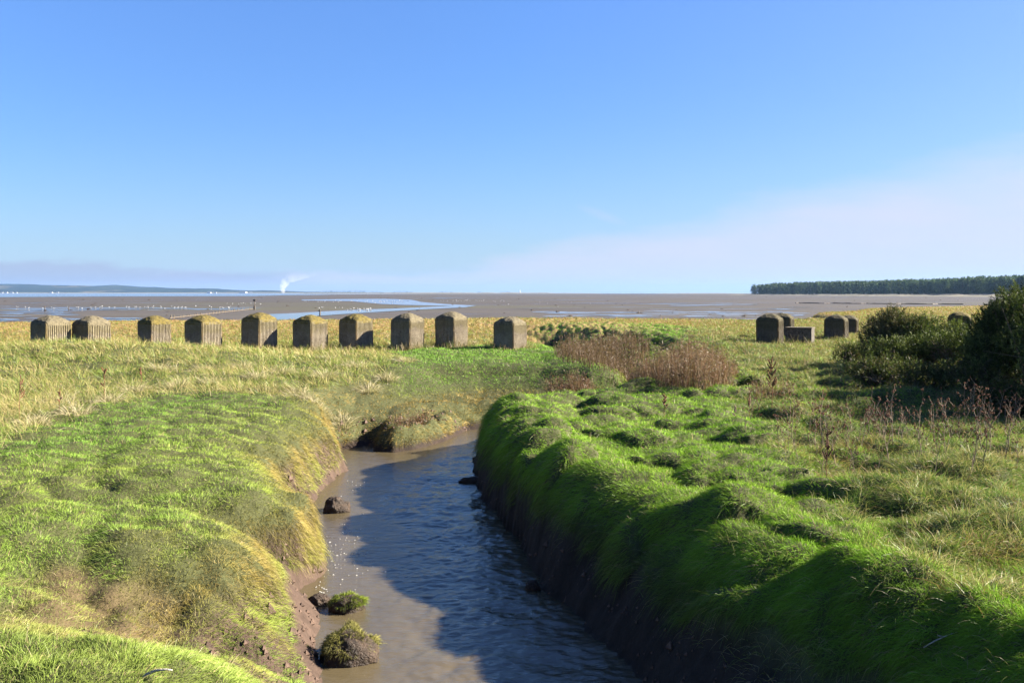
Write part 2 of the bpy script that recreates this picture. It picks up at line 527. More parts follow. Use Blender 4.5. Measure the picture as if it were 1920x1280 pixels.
SHELF = [gp(640, 790, -.55), gp(640, 770, -.55), gp(720, 742, -.55), gp(870, 737, -.55), gp(1010, 742, -.55), gp(1150, 742, -.55),
         gp(1120, 760, -.55), gp(1000, 775, -.6), gp(930, 787, -.7), gp(850, 800, -.7), gp(780, 805, -.7), gp(715, 815, -.8), gp(690, 800, -.8)]
ISLET = [gp(700, 846, WZ), gp(706, 826, WZ), gp(745, 812, WZ), gp(800, 806, WZ), gp(880, 801, WZ), gp(866, 812, WZ), gp(830, 828, WZ), gp(780, 842, WZ), gp(740, 848, WZ)]
EDGE = [(-400, 62), (-120, 68), (-60, 74), (-40, 80), (-20, 88), (0, 94), (14, 92), (25, 88), (31, 96), (40, 120), (62, 160), (110, 205), (180, 260), (400, 340), (2000, 600), (2000, -400), (-400, -400)]
P_TALL = [gp(-400, 900), gp(0, 835), (-9.3, 18.9), (-8.8, 23.6), (-6.3, 23.4), gp(600, 752), gp(690, 722), gp(735, 695), gp(735, 664), gp(1000, 650), gp(1000, 600), gp(-400, 600)]
P_ROUGH = [gp(2100, 1180), gp(1850, 1125), gp(1730, 1060), gp(1640, 985), gp(1570, 900), gp(1500, 820), gp(1420, 770), gp(1370, 700), gp(1345, 660), gp(1300, 640), gp(1300, 595), gp(2300, 590)]
P_FARGREEN = [gp(990, 640), gp(985, 612), gp(1100, 609), gp(1230, 612), gp(1340, 622), gp(1450, 655), gp(1420, 690), gp(1330, 660), gp(1230, 640)]
P_MID = [gp(715, 672), gp(800, 660), gp(1000, 645), gp(1090, 665), gp(1185, 700), gp(1180, 722), gp(1000, 728), gp(850, 728), gp(735, 718)]
P_BROWN = [gp(-150, 1160), gp(-50, 1040), gp(100, 1010), gp(300, 1010), gp(470, 1060), gp(500, 1110), gp(330, 1165), gp(100, 1150)]


def axis(lo, hi, fine, a, b, g, far):
    def go(start, end, sgn):
        out = []; x = start
        while x < end:
            ex = max(0.0, x - a)
            st = fine * (1 + ex * g) if x < far else x * 0.08
            x += st; out.append(sgn * x)
        return out
    neg = go(b, -lo, -1) if lo < 0 else []
    mid = list(np.arange(-b, a, fine))
    return np.array(sorted(neg + mid + go(a, hi, 1)))


XS = np.concatenate([-np.array(axis(0, 15000, .055, 6.0, 0, .28, 130))[::-1][:-1], axis(0, 15000, .055, 6.0, 0, .28, 130)])
XS = np.unique(np.round(XS, 5))
YS = np.unique(np.concatenate([np.arange(-4, 17, .055), axis(0, 20000, .055, 17.0, 0, .18, 230)[axis(0, 20000, .055, 17.0, 0, .18, 230) > 17.0]]))
YS = np.concatenate([[-15000, -3000, -600, -120, -40, -15, -7], YS])
NX, NY = len(XS), len(YS)
GX, GY = np.meshgrid(XS, YS)
gx, gy = GX.ravel(), GY.ravel()


def height_maps(x, y):
    n = len(x)
    wig = fbm(x * 1.3, y * 1.3, 3, 3)
    near = (np.abs(x) < 16) & (y < 78) & (y > -5)
    dW = np.full(n, -50.0); dT = np.full(n, -50.0); dS = np.full(n, -50.0); dI = np.full(n, -50.0)
    xn, yn = x[near], y[near]
    lob = fbm(xn * 1.1, yn * 1.1, 11, 3) * 0.55
    wk = fbm(xn * 2.5, yn * 2.5, 21, 3) * 0.22
    dW[near] = sdf(xn, yn, W) + wk
    dT[near] = np.maximum(sdf(xn, yn, T) + lob * sstep(4, 9, yn) * (1 - .7 * sstep(24, 28, yn)), dW[near] + 0.12)
    dS[near] = sdf(xn, yn, SHELF); dI[near] = sdf(xn, yn, ISLET)
    dE = sdf(x, y, EDGE) + 5 * fbm(x * .06, y * .06, 31, 4) + 1.5 * wig
    right = sstep(-1.2, 0.8, x - np.interp(y, [0, 10, 16, 20, 24, 26, 40], [0, -.3, -1.4, -2, -2, 3, 9]))
    # --- marsh surface
    wd, wx_, wy_, wi = worley(x / 1.15 + 0.3 * fbm(x, y, 41, 2), y / 1.5, 51)
    wd2, _, _, _ = worley(x / 0.55, y / 0.6, 61)
    dome = np.clip(1 - (wd / 0.75) ** 2, 0, 1)
    dome2 = np.clip(1 - (wd2 / 0.7) ** 2, 0, 1)
    base = 0.10 * fbm(x * .35, y * .35, 71, 3) + 0.05 * fbm(x * .1, y * .1, 72, 2)
    rb = right * sstep(40, 24, y)
    xr = x * .86 + y * .50; yr = -x * .50 + y * .86          # along / across the bank
    we, _, _, wid = worley(yr / 1.05 + .9 * fbm(x * .8, y * .8, 43, 3), xr / 1.25 + .9 * fbm(x * .8, y * .8, 44, 3), 53)
    dome_e = np.clip(1 - (we / 0.8) ** 2, 0, 1) * (.25 + .95 * wid)
    crest = np.exp(-((np.maximum(-dT, 0) - .8) / .7) ** 2)
    hum_r = 0.25 * dome_e + 0.10 * dome2 * (wid > .3) + 0.25 * fbm(x * .8, y * .8, 73, 4) - 0.10 + (.08 + .06 * sstep(24, 20, y)) * crest
    hum_l = 0.06 * dome2 + 0.15 * fbm(x * 1.4, y * 1.4, 74, 5, .6) + 0.08 * dome + .05 * fbm(x * 4, y * 4, 75, 3)
    midg = sstep(22, 30, y) * (1 - right)
    pmid = sstep(-1, 1.0, sdf(x, y, P_MID))
    z = base + rb * hum_r + (1 - rb) * hum_l * (1 + .3 * midg) * (1 - .65 * pmid)
    z = z * sstep(300, 80, y)
    # low grassy bank before the left blocks
    z = z + 0.72 * np.exp(-((x + 15) / 6.5) ** 2 - ((y - 32) / 5.0) ** 2)
    z = z + 0.50 * np.exp(-((x - 14) / 4.0) ** 2 - ((y - 26) / 6.0) ** 2) - .25 * np.exp(-((x - 10.5) / 3.5) ** 2 - ((y - 20.5) / 3.0) ** 2)
    # trampled gully on the near left
    gl = sdf(x, y, P_BROWN)
    z = z - 0.16 * sstep(-.5, .6, gl) * (0.6 + 1.2 * (fbm(x * 2, y * 2, 81, 3) + .5))
    z = z + 0.10 * np.exp(-((x + 3.2) / 2.2) ** 2 - ((y - 6.4) / 1.0) ** 2)
    # cattle path: dark line of small steps down the left bank
    pth = np.interp(y, [8, 9, 10, 12, 14, 16], [-3.9, -4.1, -4.5, -5.3, -6.2, -7.0])
    z = z - 0.11 * np.exp(-((x - pth) / 0.22) ** 2) * sstep(7.5, 9, y) * sstep(18, 13, y) * (0.6 + wig)
    # roll over towards the creek
    dL = np.maximum(-dT, 0)
    rr_ = right * sstep(26, 20, y)
    ll_ = (1 - right) * sstep(24, 19, y)
    z = z - (1 - rr_ - ll_) * .30 * np.exp(-dL / .45) - rr_ * (.34 + .26 * sstep(13, 9.5, y)) * np.exp(-(dL / (.34 + .26 * sstep(13, 9.5, y))) ** 1.25) - ll_ * (.26 * np.exp(-dL / .35) + .26 * np.exp(-dL / 1.9))
    z = z + .16 * pmid
    z = z + .28 * sstep(-1, 1.5, sdf(x, y, P_FARGREEN)) * (.5 * dome + .25 * dome2 + .5 * fbm(x * .7, y * .5, 79, 3))
    top = z.copy()
    # bank face
    t = np.where(dT > 0, np.clip(-dW, 0, None) / (np.clip(-dW, 0, None) + dT + 1e-6), 1)
    tt = t ** (0.85) * 0.9 + 0.1 * sstep(.3, 1, t)
    face = WZ + (top - WZ) * tt + 0.10 * wig * np.sin(np.clip(t, 0, 1) * math.pi)
    face = face + (.10 * fbm(x * 4, y * 4, 121, 3) + .05 * fbm(x * 13, y * 13, 123, 3)) * sstep(-.3, -.8, face) * sstep(0, .15, -dW)
    z = np.where(dT > 0, face, z)
    z = np.where(dW > 0, WZ - 0.35 * sstep(0, .5, dW), z)
    sh = sstep(-.25, .35, dS)
    shz = -0.72 + 0.14 * dome + 0.16 * fbm(x * 1.1, y * 1.1, 91, 3)
    sh = sh * sstep(.05, 1.5, -dW)
    z = np.where(dS > -.3, np.maximum(z, z * (1 - sh) + shz * sh), z)
    il = sstep(-.12, .30, dI)
    z = np.where(dI > -.2, np.maximum(z, WZ - .1 + il * (0.46 + 0.22 * dome2)), z)
    # outer edge of the marsh
    mz = MUDZ + 0.03 * fbm(x * .05, y * .05, 95, 2)
    ez = mz + (z - mz) * sstep(-0.6, 1.4, dE)
    z = np.where(dE < 1.4, ez, z)
    mud = sstep(0.8, -0.2, dE)
    return z, mud, dW, dT, dS, dI, dE, right, dome, gl


gz, gmud, gdW, gdT, gdS, gdI, gdE, gright, gdome, ggl = height_maps(gx, gy)
Z = gz.reshape(NY, NX)
DZX = np.gradient(Z, XS, axis=1)
DZY = np.gradient(Z, YS, axis=0)


def gmap(a):
    return a.reshape(NY, NX)


MAPS = dict(z=Z, zx=DZX, zy=DZY, dW=gmap(gdW), dT=gmap(gdT), dS=gmap(gdS), dI=gmap(gdI), dE=gmap(gdE), right=gmap(gright), gl=gmap(ggl))


def look(x, y, keys):
    i = np.clip(np.searchsorted(XS, x) - 1, 0, NX - 2); j = np.clip(np.searchsorted(YS, y) - 1, 0, NY - 2)
    fx = (x - XS[i]) / (XS[i + 1] - XS[i]); fy = (y - YS[j]) / (YS[j + 1] - YS[j])
    out = []
    for k in keys:
        A = MAPS[k]
        out.append((A[j, i] * (1 - fx) + A[j, i + 1] * fx) * (1 - fy) + (A[j + 1, i] * (1 - fx) + A[j + 1, i + 1] * fx) * fy)
    return out


def gz_at(x, y):
    return float(look(np.array([x], float), np.array([y], float), ['z'])[0][0])


# soil colours
soil = np.empty((len(gx), 3))
soil[:] = (0.046, 0.048, 0.018)
nf = (fbm(gx * .5, gy * .5, 101, 4) + .5)[:, None]
far_m = sstep(45, 70, gy)[:, None]
soil = soil * (1 - far_m) + (np.array((0.17, 0.115, 0.045)) * (.8 + .4 * nf)) * far_m
shz_ = (gy > 22.5) & (gx < 2.6)
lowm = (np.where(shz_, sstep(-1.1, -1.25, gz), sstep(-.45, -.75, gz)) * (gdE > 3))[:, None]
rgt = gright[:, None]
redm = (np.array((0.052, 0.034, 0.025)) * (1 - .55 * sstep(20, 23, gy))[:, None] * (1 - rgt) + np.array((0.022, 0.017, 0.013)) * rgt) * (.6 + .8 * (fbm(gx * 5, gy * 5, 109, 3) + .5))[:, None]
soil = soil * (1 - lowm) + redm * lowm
bare = .8 * (sstep(.1, .7, ggl + .8 * fbm(gx * 2, gy * 2, 103, 3)))[:, None]
soil = soil * (1 - bare) + np.array((0.085, 0.058, 0.030)) * bare
mm = gmud[:, None]
flat = np.array((0.056, 0.049, 0.044)) * (.85 + .3 * (fbm(gx * .01, gy * .03, 105, 4) + .5))[:, None]
green_al = sstep(.02, .22, fbm(gx * .012, gy * .035, 107, 3))[:, None] * sstep(600, 150, gy)[:, None]
flat = flat * (1 - .5 * green_al) + np.array((.065, .065, .035)) * .5 * green_al
soil = soil * (1 - mm) + flat * mm
ii = np.arange(NX - 1)[None, :] + np.arange(NY - 1)[:, None] * NX
quads = np.stack([ii, ii + 1, ii + 1 + NX, ii + NX], -1).reshape(-1, 4)
me = mesh_np('ground', np.stack([gx, gy, gz], -1), quads, smooth=True,
             attrs={'col': ('FLOAT_COLOR', soil), 'mud': ('FLOAT', gmud)})
tag(link('ground', me, M_GROUND), kind='structure')


def sheet(name, pts, z, mat, kind='structure'):
    me = bpy.data.meshes.new(name)
    me.from_pydata([(p[0], p[1], z) for p in pts], [], [list(range(len(pts)))])
    me.update()
    o = link(name, me, mat)
    if kind: o['kind'] = kind
    return o


wxs = np.unique(np.round(np.concatenate([[-9, -7], np.arange(-4.6, 3.2, .032), np.arange(3.2, 6.5, .1), [9]]), 4))
wys = np.unique(np.round(np.concatenate([[-6, -2, 2], np.arange(4, 16, .034), np.arange(16, 31, .05), np.arange(31, 66, .4)]), 4))
WX, WY = np.meshgrid(wxs, wys); wx, wy = WX.ravel(), WY.ravel()
lb = np.interp(wy, [5, 9.4, 12.4, 15, 17, 20.8, 23.6, 27], [-1.3, -1.9, -2.7, -3.0, -3.7, -3.5, -3.2, -1.2])
wamp = .12 + .88 * sstep(.5, 1.9, wx - lb + .5 * fbm(wx * .8, wy * .5, 502, 2))
wamp = wamp * (1 - .55 * sstep(19, 25, wy))
q1 = fbm(wx * 1.9 + .9 * fbm(wx, wy, 503, 2), wy * 1.9, 504, 2)
q2 = fbm(wx * 4.6 + .5 * q1, wy * 6.2, 506, 3, .6)
q3 = fbm(wx * 11, wy * 12, 508, 2)
wz = WZ + wamp * (.060 * q1 - .055 * np.abs(q2) + .012 * q3 + .010)
nwx = len(wxs)
ii = np.arange(nwx - 1)[None, :] + np.arange(len(wys) - 1)[:, None] * nwx
o = link('creek_water', mesh_np('creek_water', np.stack([wx, wy, wz], -1), np.stack([ii, ii + 1, ii + 1 + nwx, ii + nwx], -1).reshape(-1, 4), smooth=True), M_STREAM)
o['kind'] = 'structure'
CH = MUDZ + .06
ch_up = [(497, 589), (560, 586.5), (600, 584), (660, 581), (740, 578), (820, 574.5), (850, 573.4), (800, 572.5), (755, 571.5), (712, 569.5), (660, 564.5), (566, 563),
         (565, 561.6), (640, 560.5), (720, 560), (772, 562), (790, 566), (830, 569.5), (893, 572.8), (872, 576), (800, 579.5), (720, 584), (640, 589), (566, 594), (552, 600), (500, 601)]
sheet('tidal_channel', [gp(a, b, CH) for a, b in ch_up], CH, M_CHANNEL)
Vp, Fp = [], []
for (x0, x1, y0, y1, n_, w0, w1) in ((1040, 1420, 583, 593, 46, 20, 120), (1000, 1062, 583, 586, 5, 20, 50), (1220, 1415, 567.5, 573, 12, 30, 120), (0, 455, 576, 581, 60, 14, 120),
                                     (0, 130, 581, 591, 22, 20, 90), (60, 290, 596, 600, 14, 30, 90), (810, 900, 557.5, 560, 6, 20, 70), (40, 115, 567, 569, 4, 20, 50), (1450, 1500, 573, 592, 10, 20, 70), (0, 40, 592, 604, 8, 20, 70)):
    for q in range(n_):
        cx = random.uniform(x0, x1); cy = random.uniform(y0, y1); w_ = random.uniform(w0, w1) / 2; h_ = (cy - HOR) * random.uniform(.006, .022)
        b0 = len(Vp); n = 22
        for k in range(n):
            a_ = 2 * math.pi * k / n; rr_ = random.uniform(.6, 1.15)
            g_ = gp(cx + math.cos(a_) * w_ * rr_, cy + math.sin(a_) * h_ * rr_, CH - .02)
            Vp.append((g_[0], g_[1], CH - .02 - .004 * q * .2))
        Fp.append(list(range(b0, b0 + n)))
mp_ = bpy.data.meshes.new('tidal_pools'); mp_.from_pydata(Vp, [], Fp); mp_.update()
tag(link('tidal_pools', mp_, M_CHANNEL), kind='structure')
# open firth beyond the flats
sheet('sea', [(-6000, 700), (-700, 700), (-430, 790), (-390, 900), (-290, 1050), (-330, 1350), (-280, 1500), (-500, 2000), (-380, 2300), (-300, 3300), (-800, 3600), (-200, 4800), (1500, 4700), (6000, 5000), (14000, 5000), (14000, 14000), (-14000, 14000), (-14000, 700)], MUDZ + .09, M_SEA)


# ---------------------------------------------------------------- blades
def make_blades(name, root, d0, L, w, droop, col, tn, segs, mat, tipcol=None):
    """root (n,3), d0 (n,3) unit start direction, droop (n,) gravity bend; a tapering strip per blade"""
    n = len(root)
    if n == 0:
        return None
    side = np.cross(d0, np.stack([rng.normal(size=n), rng.normal(size=n), rng.normal(size=n) * .3], -1))
    side /= np.linalg.norm(side, axis=1)[:, None] + 1e-9
    nv = 2 * segs + 1
    V = np.empty((n, nv, 3), np.float32)
    g = np.array((0, 0, -1.0))
    for k in range(segs + 1):
        t = k / segs
        p = root + (d0 * t + g * (droop * t * t)[:, None]) * L[:, None]
        if k < segs:
            ww = (w * (1 - .75 * t) * .5)[:, None]
            V[:, 2 * k] = p - side * ww; V[:, 2 * k + 1] = p + side * ww
        else:
            V[:, 2 * segs] = p
    k_ = 0.65 if mat is M_TURF else (0.56 if mat is M_TALL else 0.52)
    col = col * k_
    tipcol = None if tipcol is None else tipcol * k_
    cc = np.repeat(col[:, None, :], nv, 1)
    if tipcol is not None:
        f = np.array([min(1, (k // 2) / segs) for k in range(nv)])[None, :, None] ** 1.3
        cc = cc * (1 - f) + tipcol[:, None, :] * f
    tt = np.repeat(tn[:, None, :], nv, 1)
    b0 = (np.arange(n) * nv)[:, None]
    loops = []
    for k in range(segs - 1):
        loops.append(np.array([2 * k, 2 * k + 1, 2 * k + 3, 2 * k + 2]))
    loops.append(np.array([2 * segs - 2, 2 * segs - 1, 2 * segs]))
    pat = np.concatenate(loops)
    tot = np.array([4] * (segs - 1) + [3])
    lp = (b0 + pat[None, :]).ravel()
    totals = np.tile(tot, n)
    starts = np.concatenate([[0], np.cumsum(totals)[:-1]])
    me = mesh_np(name, V.reshape(-1, 3), loops=lp, starts=starts, totals=totals, smooth=False,
                 attrs={'col': ('FLOAT_COLOR', np.clip(cc, .004, .9).reshape(-1, 3)), 'tn': ('FLOAT_VECTOR', tt.reshape(-1, 3))})
    return link(name, me, mat)


def nrm(v):
    return v / (np.linalg.norm(v, axis=-1, keepdims=True) + 1e-9)


def scatter(N, y0, y1, power=1.0, wide=0.62):
    """points over the marsh, thinning with the square of the distance"""
    Y = np.exp(rng.uniform(math.log(y0), math.log(y1), N))
    return rng.uniform(-wide, wide, N) * Y, Y


def zone_weights(x, y):
    wob = 1.6 * fbm(x * .5, y * .5, 201, 3)
    s_t = sstep(-.8, .8, sdf(x, y, P_TALL) + wob)
    s_r = sstep(-.8, .8, sdf(x, y, P_ROUGH) + wob)
    s_g = sstep(-1.5, 1.5, sdf(x, y, P_FARGREEN) + wob)
    far = sstep(44, 62, y + 6 * wob)
    far = far * (1 - s_g)
    return s_t, s_r, s_g, far


def build_grass():
    # ------------------------------------------------ short turf everywhere
    x, y = scatter(4500000, 5.2, 150)
    z, zx, zy, dW, dT, dS, dI, dE, right, gl = look(x, y, ['z', 'zx', 'zy', 'dW', 'dT', 'dS', 'dI', 'dE', 'right', 'gl'])
    st, sr, sg, far = zone_weights(x, y)
    sf = np.sqrt(1 + np.minimum(zx ** 2 + zy ** 2, 20))
    p = np.minimum(1, sf / 3.2)
    nb = fbm(x * 1.8, y * 1.8, 211, 3)
    zmin = np.where(right > .5, -0.66 + .24 * sstep(11, 8.5, y) + .7 * nb, -1.17 + .25 * nb)
    mudfoot = np.exp(-((x + 2.75) / .75) ** 2 - ((y - 11.3) / 1.1) ** 2) + np.exp(-((x + 3.9) / .5) ** 2 - ((y - 16.7) / .5) ** 2)
    zmin = zmin + .38 * np.clip(mudfoot * 1.4, 0, 1)
    zmin = np.where((dS > -.3) | (dI > -.2) | ((y > 22.5) & (x < -.4)) | ((y > 25.8) & (x < 2.4)), -1.24, zmin)
    barem = .75 * sstep(.1, .6, gl - .25 + 1.6 * fbm(x * 2, y * 2, 103, 3))
    keep = (rng.random(len(x)) < p * (1 - .6 * barem)) & (z > zmin) & (dE > .3)
    keep &= rng.random(len(x)) > .55 * np.maximum(st, far)
    # skip what lies behind the bank rim of the creek's far side etc. is cheap enough to keep
    x, y, z, zx, zy, dW, dT, dS, dI, right, gl, st, sr, sg, far, barem = [a[keep] for a in (x, y, z, zx, zy, dW, dT, dS, dI, right, gl, st, sr, sg, far, barem)]
    n = len(x)
    nr = nrm(np.stack([-zx, -zy, np.ones(n)], -1))
    edge = np.clip(np.exp(-np.abs(np.minimum(-dT, 3)) / .5), 0, 1) * (dT < 3)
    ang = 2.2 + 3.0 * fbm(x * .5, y * .5, 221, 3)
    comb = np.stack([np.cos(ang), np.sin(ang), np.zeros(n)], -1)
    slope = np.stack([-zx, -zy, -(zx ** 2 + zy ** 2)], -1)
    slope = slope / (np.linalg.norm(slope, axis=1)[:, None] + .35)
    rnd = rng.normal(size=(n, 3)) * .33
    up = np.array((0, 0, 1.0))
    cwd, cwx, cwy, cwi = worley(x / .28, y / .28, 261)
    d0 = nrm(nr * .75 + up * .2 + comb * .40 + slope * .55 + rnd + np.stack([-cwx, -cwy, 0 * cwx], -1) * (.35 + .35 * right)[:, None])
    L = rng.uniform(.07, .16, n) * (1 + .5 * fbm(x * .9, y * .9, 231, 3)) * (1 + (.45 + .35 * right) * edge) * (1 - .5 * barem)
    L *= 1 + .35 * sr
    L *= 1 - .25 * (1 - right) * (1 - edge)
    cwd, cwx, cwy, cwi = worley(x / .28, y / .28, 261)
    L *= .65 + .75 * cwi
    L *= np.clip(y / 25, 1, 1.6)
    w = np.maximum(.0045, .00042 * y) * rng.uniform(.7, 1.3, n)
    droop = .35 + .5 * edge + .25 * rng.random(n)
    # colours
    v = rng.random((n, 1))
    face_shade = (right * edge * sstep(-.22, -.5, z))[:, None]  # shade of the right bank face, painted into its hanging blades
    big = (fbm(x * .45, y * .45, 241, 4) + .5)[:, None]
    sml = (fbm(x * 2.2, y * 2.2, 243, 3) + .5)[:, None]
    c_left = np.array((0.222, 0.282, 0.050)) * (1 - big) + np.array((0.165, 0.282, 0.044)) * big
    c_right = np.array((0.165, 0.325, 0.026)) * (1 - big) + np.array((0.225, 0.365, 0.038)) * big
    R = right[:, None]
    col = c_left * (1 - R) + c_right * R
    col = col * (1 - face_shade) + np.array((0.115, 0.150, 0.035)) * face_shade
    olive = np.array((0.235, 0.185, 0.055))
    ow = ((1 - right) * np.clip(edge * 1.3 - .25, 0, 1) * sstep(7.5, 9, y) + 1.0 * ((dS > -.3) | (dI > -.2) | ((y > 22.5) & (z < -.35) & (x < 3))) * sstep(36, 32, y))[:, None]
    ow = np.clip(ow + (1 - R) * .25 * sstep(.55, .8, sml) * sstep(6, -1, np.minimum(-dT, 8))[:, None], 0, 1)
    col = col * (1 - ow) + olive * (.75 + .5 * sml) * ow
    shf = (((y > 22.5) & (z < -.33) & (x < 3)) * sstep(34, 31, y) * .8)[:, None]
    col = col * (1 - shf) + np.array((0.285, 0.200, 0.058)) * (.7 + .6 * sml) * shf
    nearm = (sstep(8.6, 7.6, y) * (1 - R[:, 0]))[:, None] * .6
    col = col * (1 - nearm) + np.array((0.190, 0.240, 0.055)) * nearm
    bw = .45 * np.clip(sstep(-.6, .5, gl - .3 + 3.5 * (sml[:, 0] - .5)), 0, 1)[:, None]
    col = col * (1 - bw) + np.array((0.23, 0.165, 0.065)) * bw
    deep = ((1 - R[:, 0]) * sstep(12, 16, y) * sstep(26, 22, y) * sstep(-5.4, -7.5, x))[:, None]
    col = col * (1 - .7 * deep) + np.array((0.120, 0.245, 0.030)) * .7 * deep
    pm = sstep(-.8, .8, sdf(x, y, P_MID) + 1.2 * fbm(x * .7, y * .7, 255, 3)) * sstep(-.62, -.40, z)
    sgc = np.clip(sg * 1.2 + pm, 0, 1)[:, None] * .85
    col = col * (1 - sgc) + np.array((0.155, 0.305, 0.040)) * sgc
    ochre = np.array((0.33, 0.225, 0.085))
    fw = np.clip(far + .55 * st, 0, 1)[:, None] * (v > .25)
    col = col * (1 - fw) + ochre * (.7 + .6 * sml) * fw
    rw = (sr[:, None] * (v > .62 - .35 * sstep(22, 36, y)[:, None]))
    col = col * (1 - rw) + np.array((0.26, 0.235, 0.10)) * rw
    bl = (sr * (fbm(x * .6, y * .6, 251, 3) > .03))[:, None] * .5
    col = col * (1 - bl) + np.array((0.10, 0.175, 0.060)) * bl
    dead = (rng.random((n, 1)) < .04)
    col = np.where(dead, np.array((0.36, 0.29, 0.14)), col)
    col = col * rng.uniform(.72, 1.28, (n, 1)) * np.array((1, 1, 1))
    col = col * (.78 + .44 * cwi)[:, None]
    tip = col * np.array((1.12, 1.06, 1.0))
    root = np.stack([x, y, z - .01], -1)
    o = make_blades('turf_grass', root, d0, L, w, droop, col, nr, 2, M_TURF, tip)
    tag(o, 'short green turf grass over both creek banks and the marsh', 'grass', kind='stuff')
    print('turf', n)

    # ------------------------------------------------ tall pale grass (left field, around the blocks)
    x, y = scatter(720000, 14, 240)
    z, zx, zy, dW, dT, dE = look(x, y, ['z', 'zx', 'zy', 'dW', 'dT', 'dE'])
    st, sr, sg, far = zone_weights(x, y)
    wd, wx_, wy_, wi = worley(x / .75, y / .75, 301)
    patch = fbm(x * .35, y * .6, 311, 3)
    keep = (dT < -.2) & (dE > .3) & (rng.random(len(x)) < st * (.25 + .75 * (wi > .35)) + .8 * far * (1 - st)) & (z > -.4)
    x, y, z, zx, zy, st, far, wd, wx_, wy_, wi, patch = [a[keep] for a in (x, y, z, zx, zy, st, far, wd, wx_, wy_, wi, patch)]
    n = len(x)
    nr = nrm(np.stack([-zx, -zy, np.ones(n)], -1))
    out = np.stack([-wx_, -wy_, np.zeros(n)], -1)
    wind = np.array((-.30, -.10, 0))
    d0 = nrm(np.array((0, 0, 1.0)) + out * 1.1 + wind + rng.normal(size=(n, 3)) * .28)
    fo = sstep(42, 55, y)
    L = rng.uniform(.24, .56, n) * (.75 + .6 * wi) * (1 - .35 * fo) * (1 + .3 * patch)
    w = np.maximum(.006, .00036 * y) * rng.uniform(.6, 1.2, n)
    droop = rng.uniform(.25, .75, n)
    straw = np.array((0.45, 0.37, 0.16)); green = np.array((0.22, 0.295, 0.055)); ochre = np.array((0.37, 0.235, 0.085)); rust = np.array((.30, .15, .07))
    q = rng.random(n) + .9 * patch + .35 * (wi - .5)
    isg = (q < .50)[:, None]
    col = np.where(isg, green, straw)
    yf = sstep(30, 55, y)[:, None] * (~isg)
    col = col * (1 - yf) + ochre * yf
    rf = (sstep(55, 80, y) * (rng.random(n) < .5))[:, None] * (~isg)
    col = col * (1 - rf) + rust * 1.15 * rf
    col = col * rng.uniform(.65, 1.3, (n, 1))
    o = make_blades('tall_grass', np.stack([x, y, z - .02], -1), d0, L, w, droop, col, nr, 3, M_TALL, col * np.array((1.15, 1.08, .95)))
    tag(o, 'tall straw coloured grass around the row of concrete blocks', 'grass', kind='stuff')
    print('tall', n)

    # weeds round the foot of the blocks
    xs, ys = [], []
    for px_, Yb in ((95, 36.5), (172, 37.3), (290, 41.5), (382, 38.2), (486, 39.2), (582, 39.6), (668, 40.6), (764, 40.6), (848, 41.6), (957, 40.4), (1444, 45.5), (1500, 46.5), (1568, 51), (1590, 57.5)):
        N = 520
        a = rng.uniform(0, 6.28, N); r = .72 + .45 * rng.random(N) ** 1.4
        xs.append(at(px_, Yb) + r * np.cos(a)); ys.append(Yb + r * np.sin(a))
    x, y = np.concatenate(xs), np.concatenate(ys)
    z, = look(x, y, ['z']); n = len(x)
    cn = vnoise(x * 2.2, y * 2.2, 611)
    d0 = nrm(np.array((0, 0, 1.0)) + rng.normal(size=(n, 3)) * .33)
    col = np.where((rng.random(n) < .35)[:, None], np.array((0.16, 0.20, 0.05)), np.array((0.44, 0.33, 0.17))) * rng.uniform(.6, 1.2, (n, 1))
    o = make_blades('block_foot_weeds', np.stack([x, y, z - .02], -1), d0, rng.uniform(.22, .65, n) * (.35 + 1.2 * cn), np.full(n, .014), rng.uniform(.2, .7, n), col, nrm(d0 + np.array((.3, -.4, .3))), 3, M_TALL)
    tag(o, 'rough weeds and grass growing round the feet of the concrete blocks', 'grass', kind='stuff')
    # stray long blades and dead stems through the short turf
    x, y = scatter(70000, 5.2, 40)
    z, zx, zy, dT, dW = look(x, y, ['z', 'zx', 'zy', 'dT', 'dW'])
    k = (z > -.8) & (dW < -.2) & (fbm(x * 1.3, y * 1.3, 621, 3) > -.08) & ((x > -.5) | (rng.random(len(x)) < .35))
    x, y, z, zx, zy = x[k], y[k], z[k], zx[k], zy[k]; n = len(x)
    nr = nrm(np.stack([-zx, -zy, np.ones(n)], -1))
    d0 = nrm(nr + rng.normal(size=(n, 3)) * .55)
    col = np.where((rng.random(n) < .45)[:, None], np.array((0.46, 0.38, 0.20)), np.array((0.24, 0.30, 0.07))) * rng.uniform(.6, 1.2, (n, 1))
    o = make_blades('stray_grass_blades', np.stack([x, y, z - .01], -1), d0, rng.uniform(.12, .30, n), np.maximum(.004, .0003 * y), rng.uniform(.3, 1.0, n), col, nr, 4, M_TALL)
    tag(o, 'stray longer blades and dead stems scattered through the short turf', 'grass', kind='stuff')
    # arching pale tussocks at the lower edge of the tall grass
    cl = [gp(590, 745), gp(640, 735), gp(560, 738), gp(690, 715), gp(725, 705), gp(665, 700), gp(610, 715), gp(480, 722), gp(400, 728), gp(330, 735), gp(250, 742), gp(530, 712), gp(455, 705), gp(140, 785), gp(60, 800), gp(200, 760), gp(110, 765), gp(380, 712), gp(760, 690), gp(620, 690), gp(300, 715)]
    xs, ys, dx_, dy_ = [], [], [], []
    for cx, cy in cl:
        N = 260
        a = rng.uniform(0, 6.28, N); r = .28 * np.sqrt(rng.random(N))
        xs.append(cx + r * np.cos(a)); ys.append(cy + r * np.sin(a)); dx_.append(np.cos(a) * r * 3.2); dy_.append(np.sin(a) * r * 3.2)
    x, y, dx_, dy_ = [np.concatenate(a) for a in (xs, ys, dx_, dy_)]
    z, = look(x, y, ['z'])
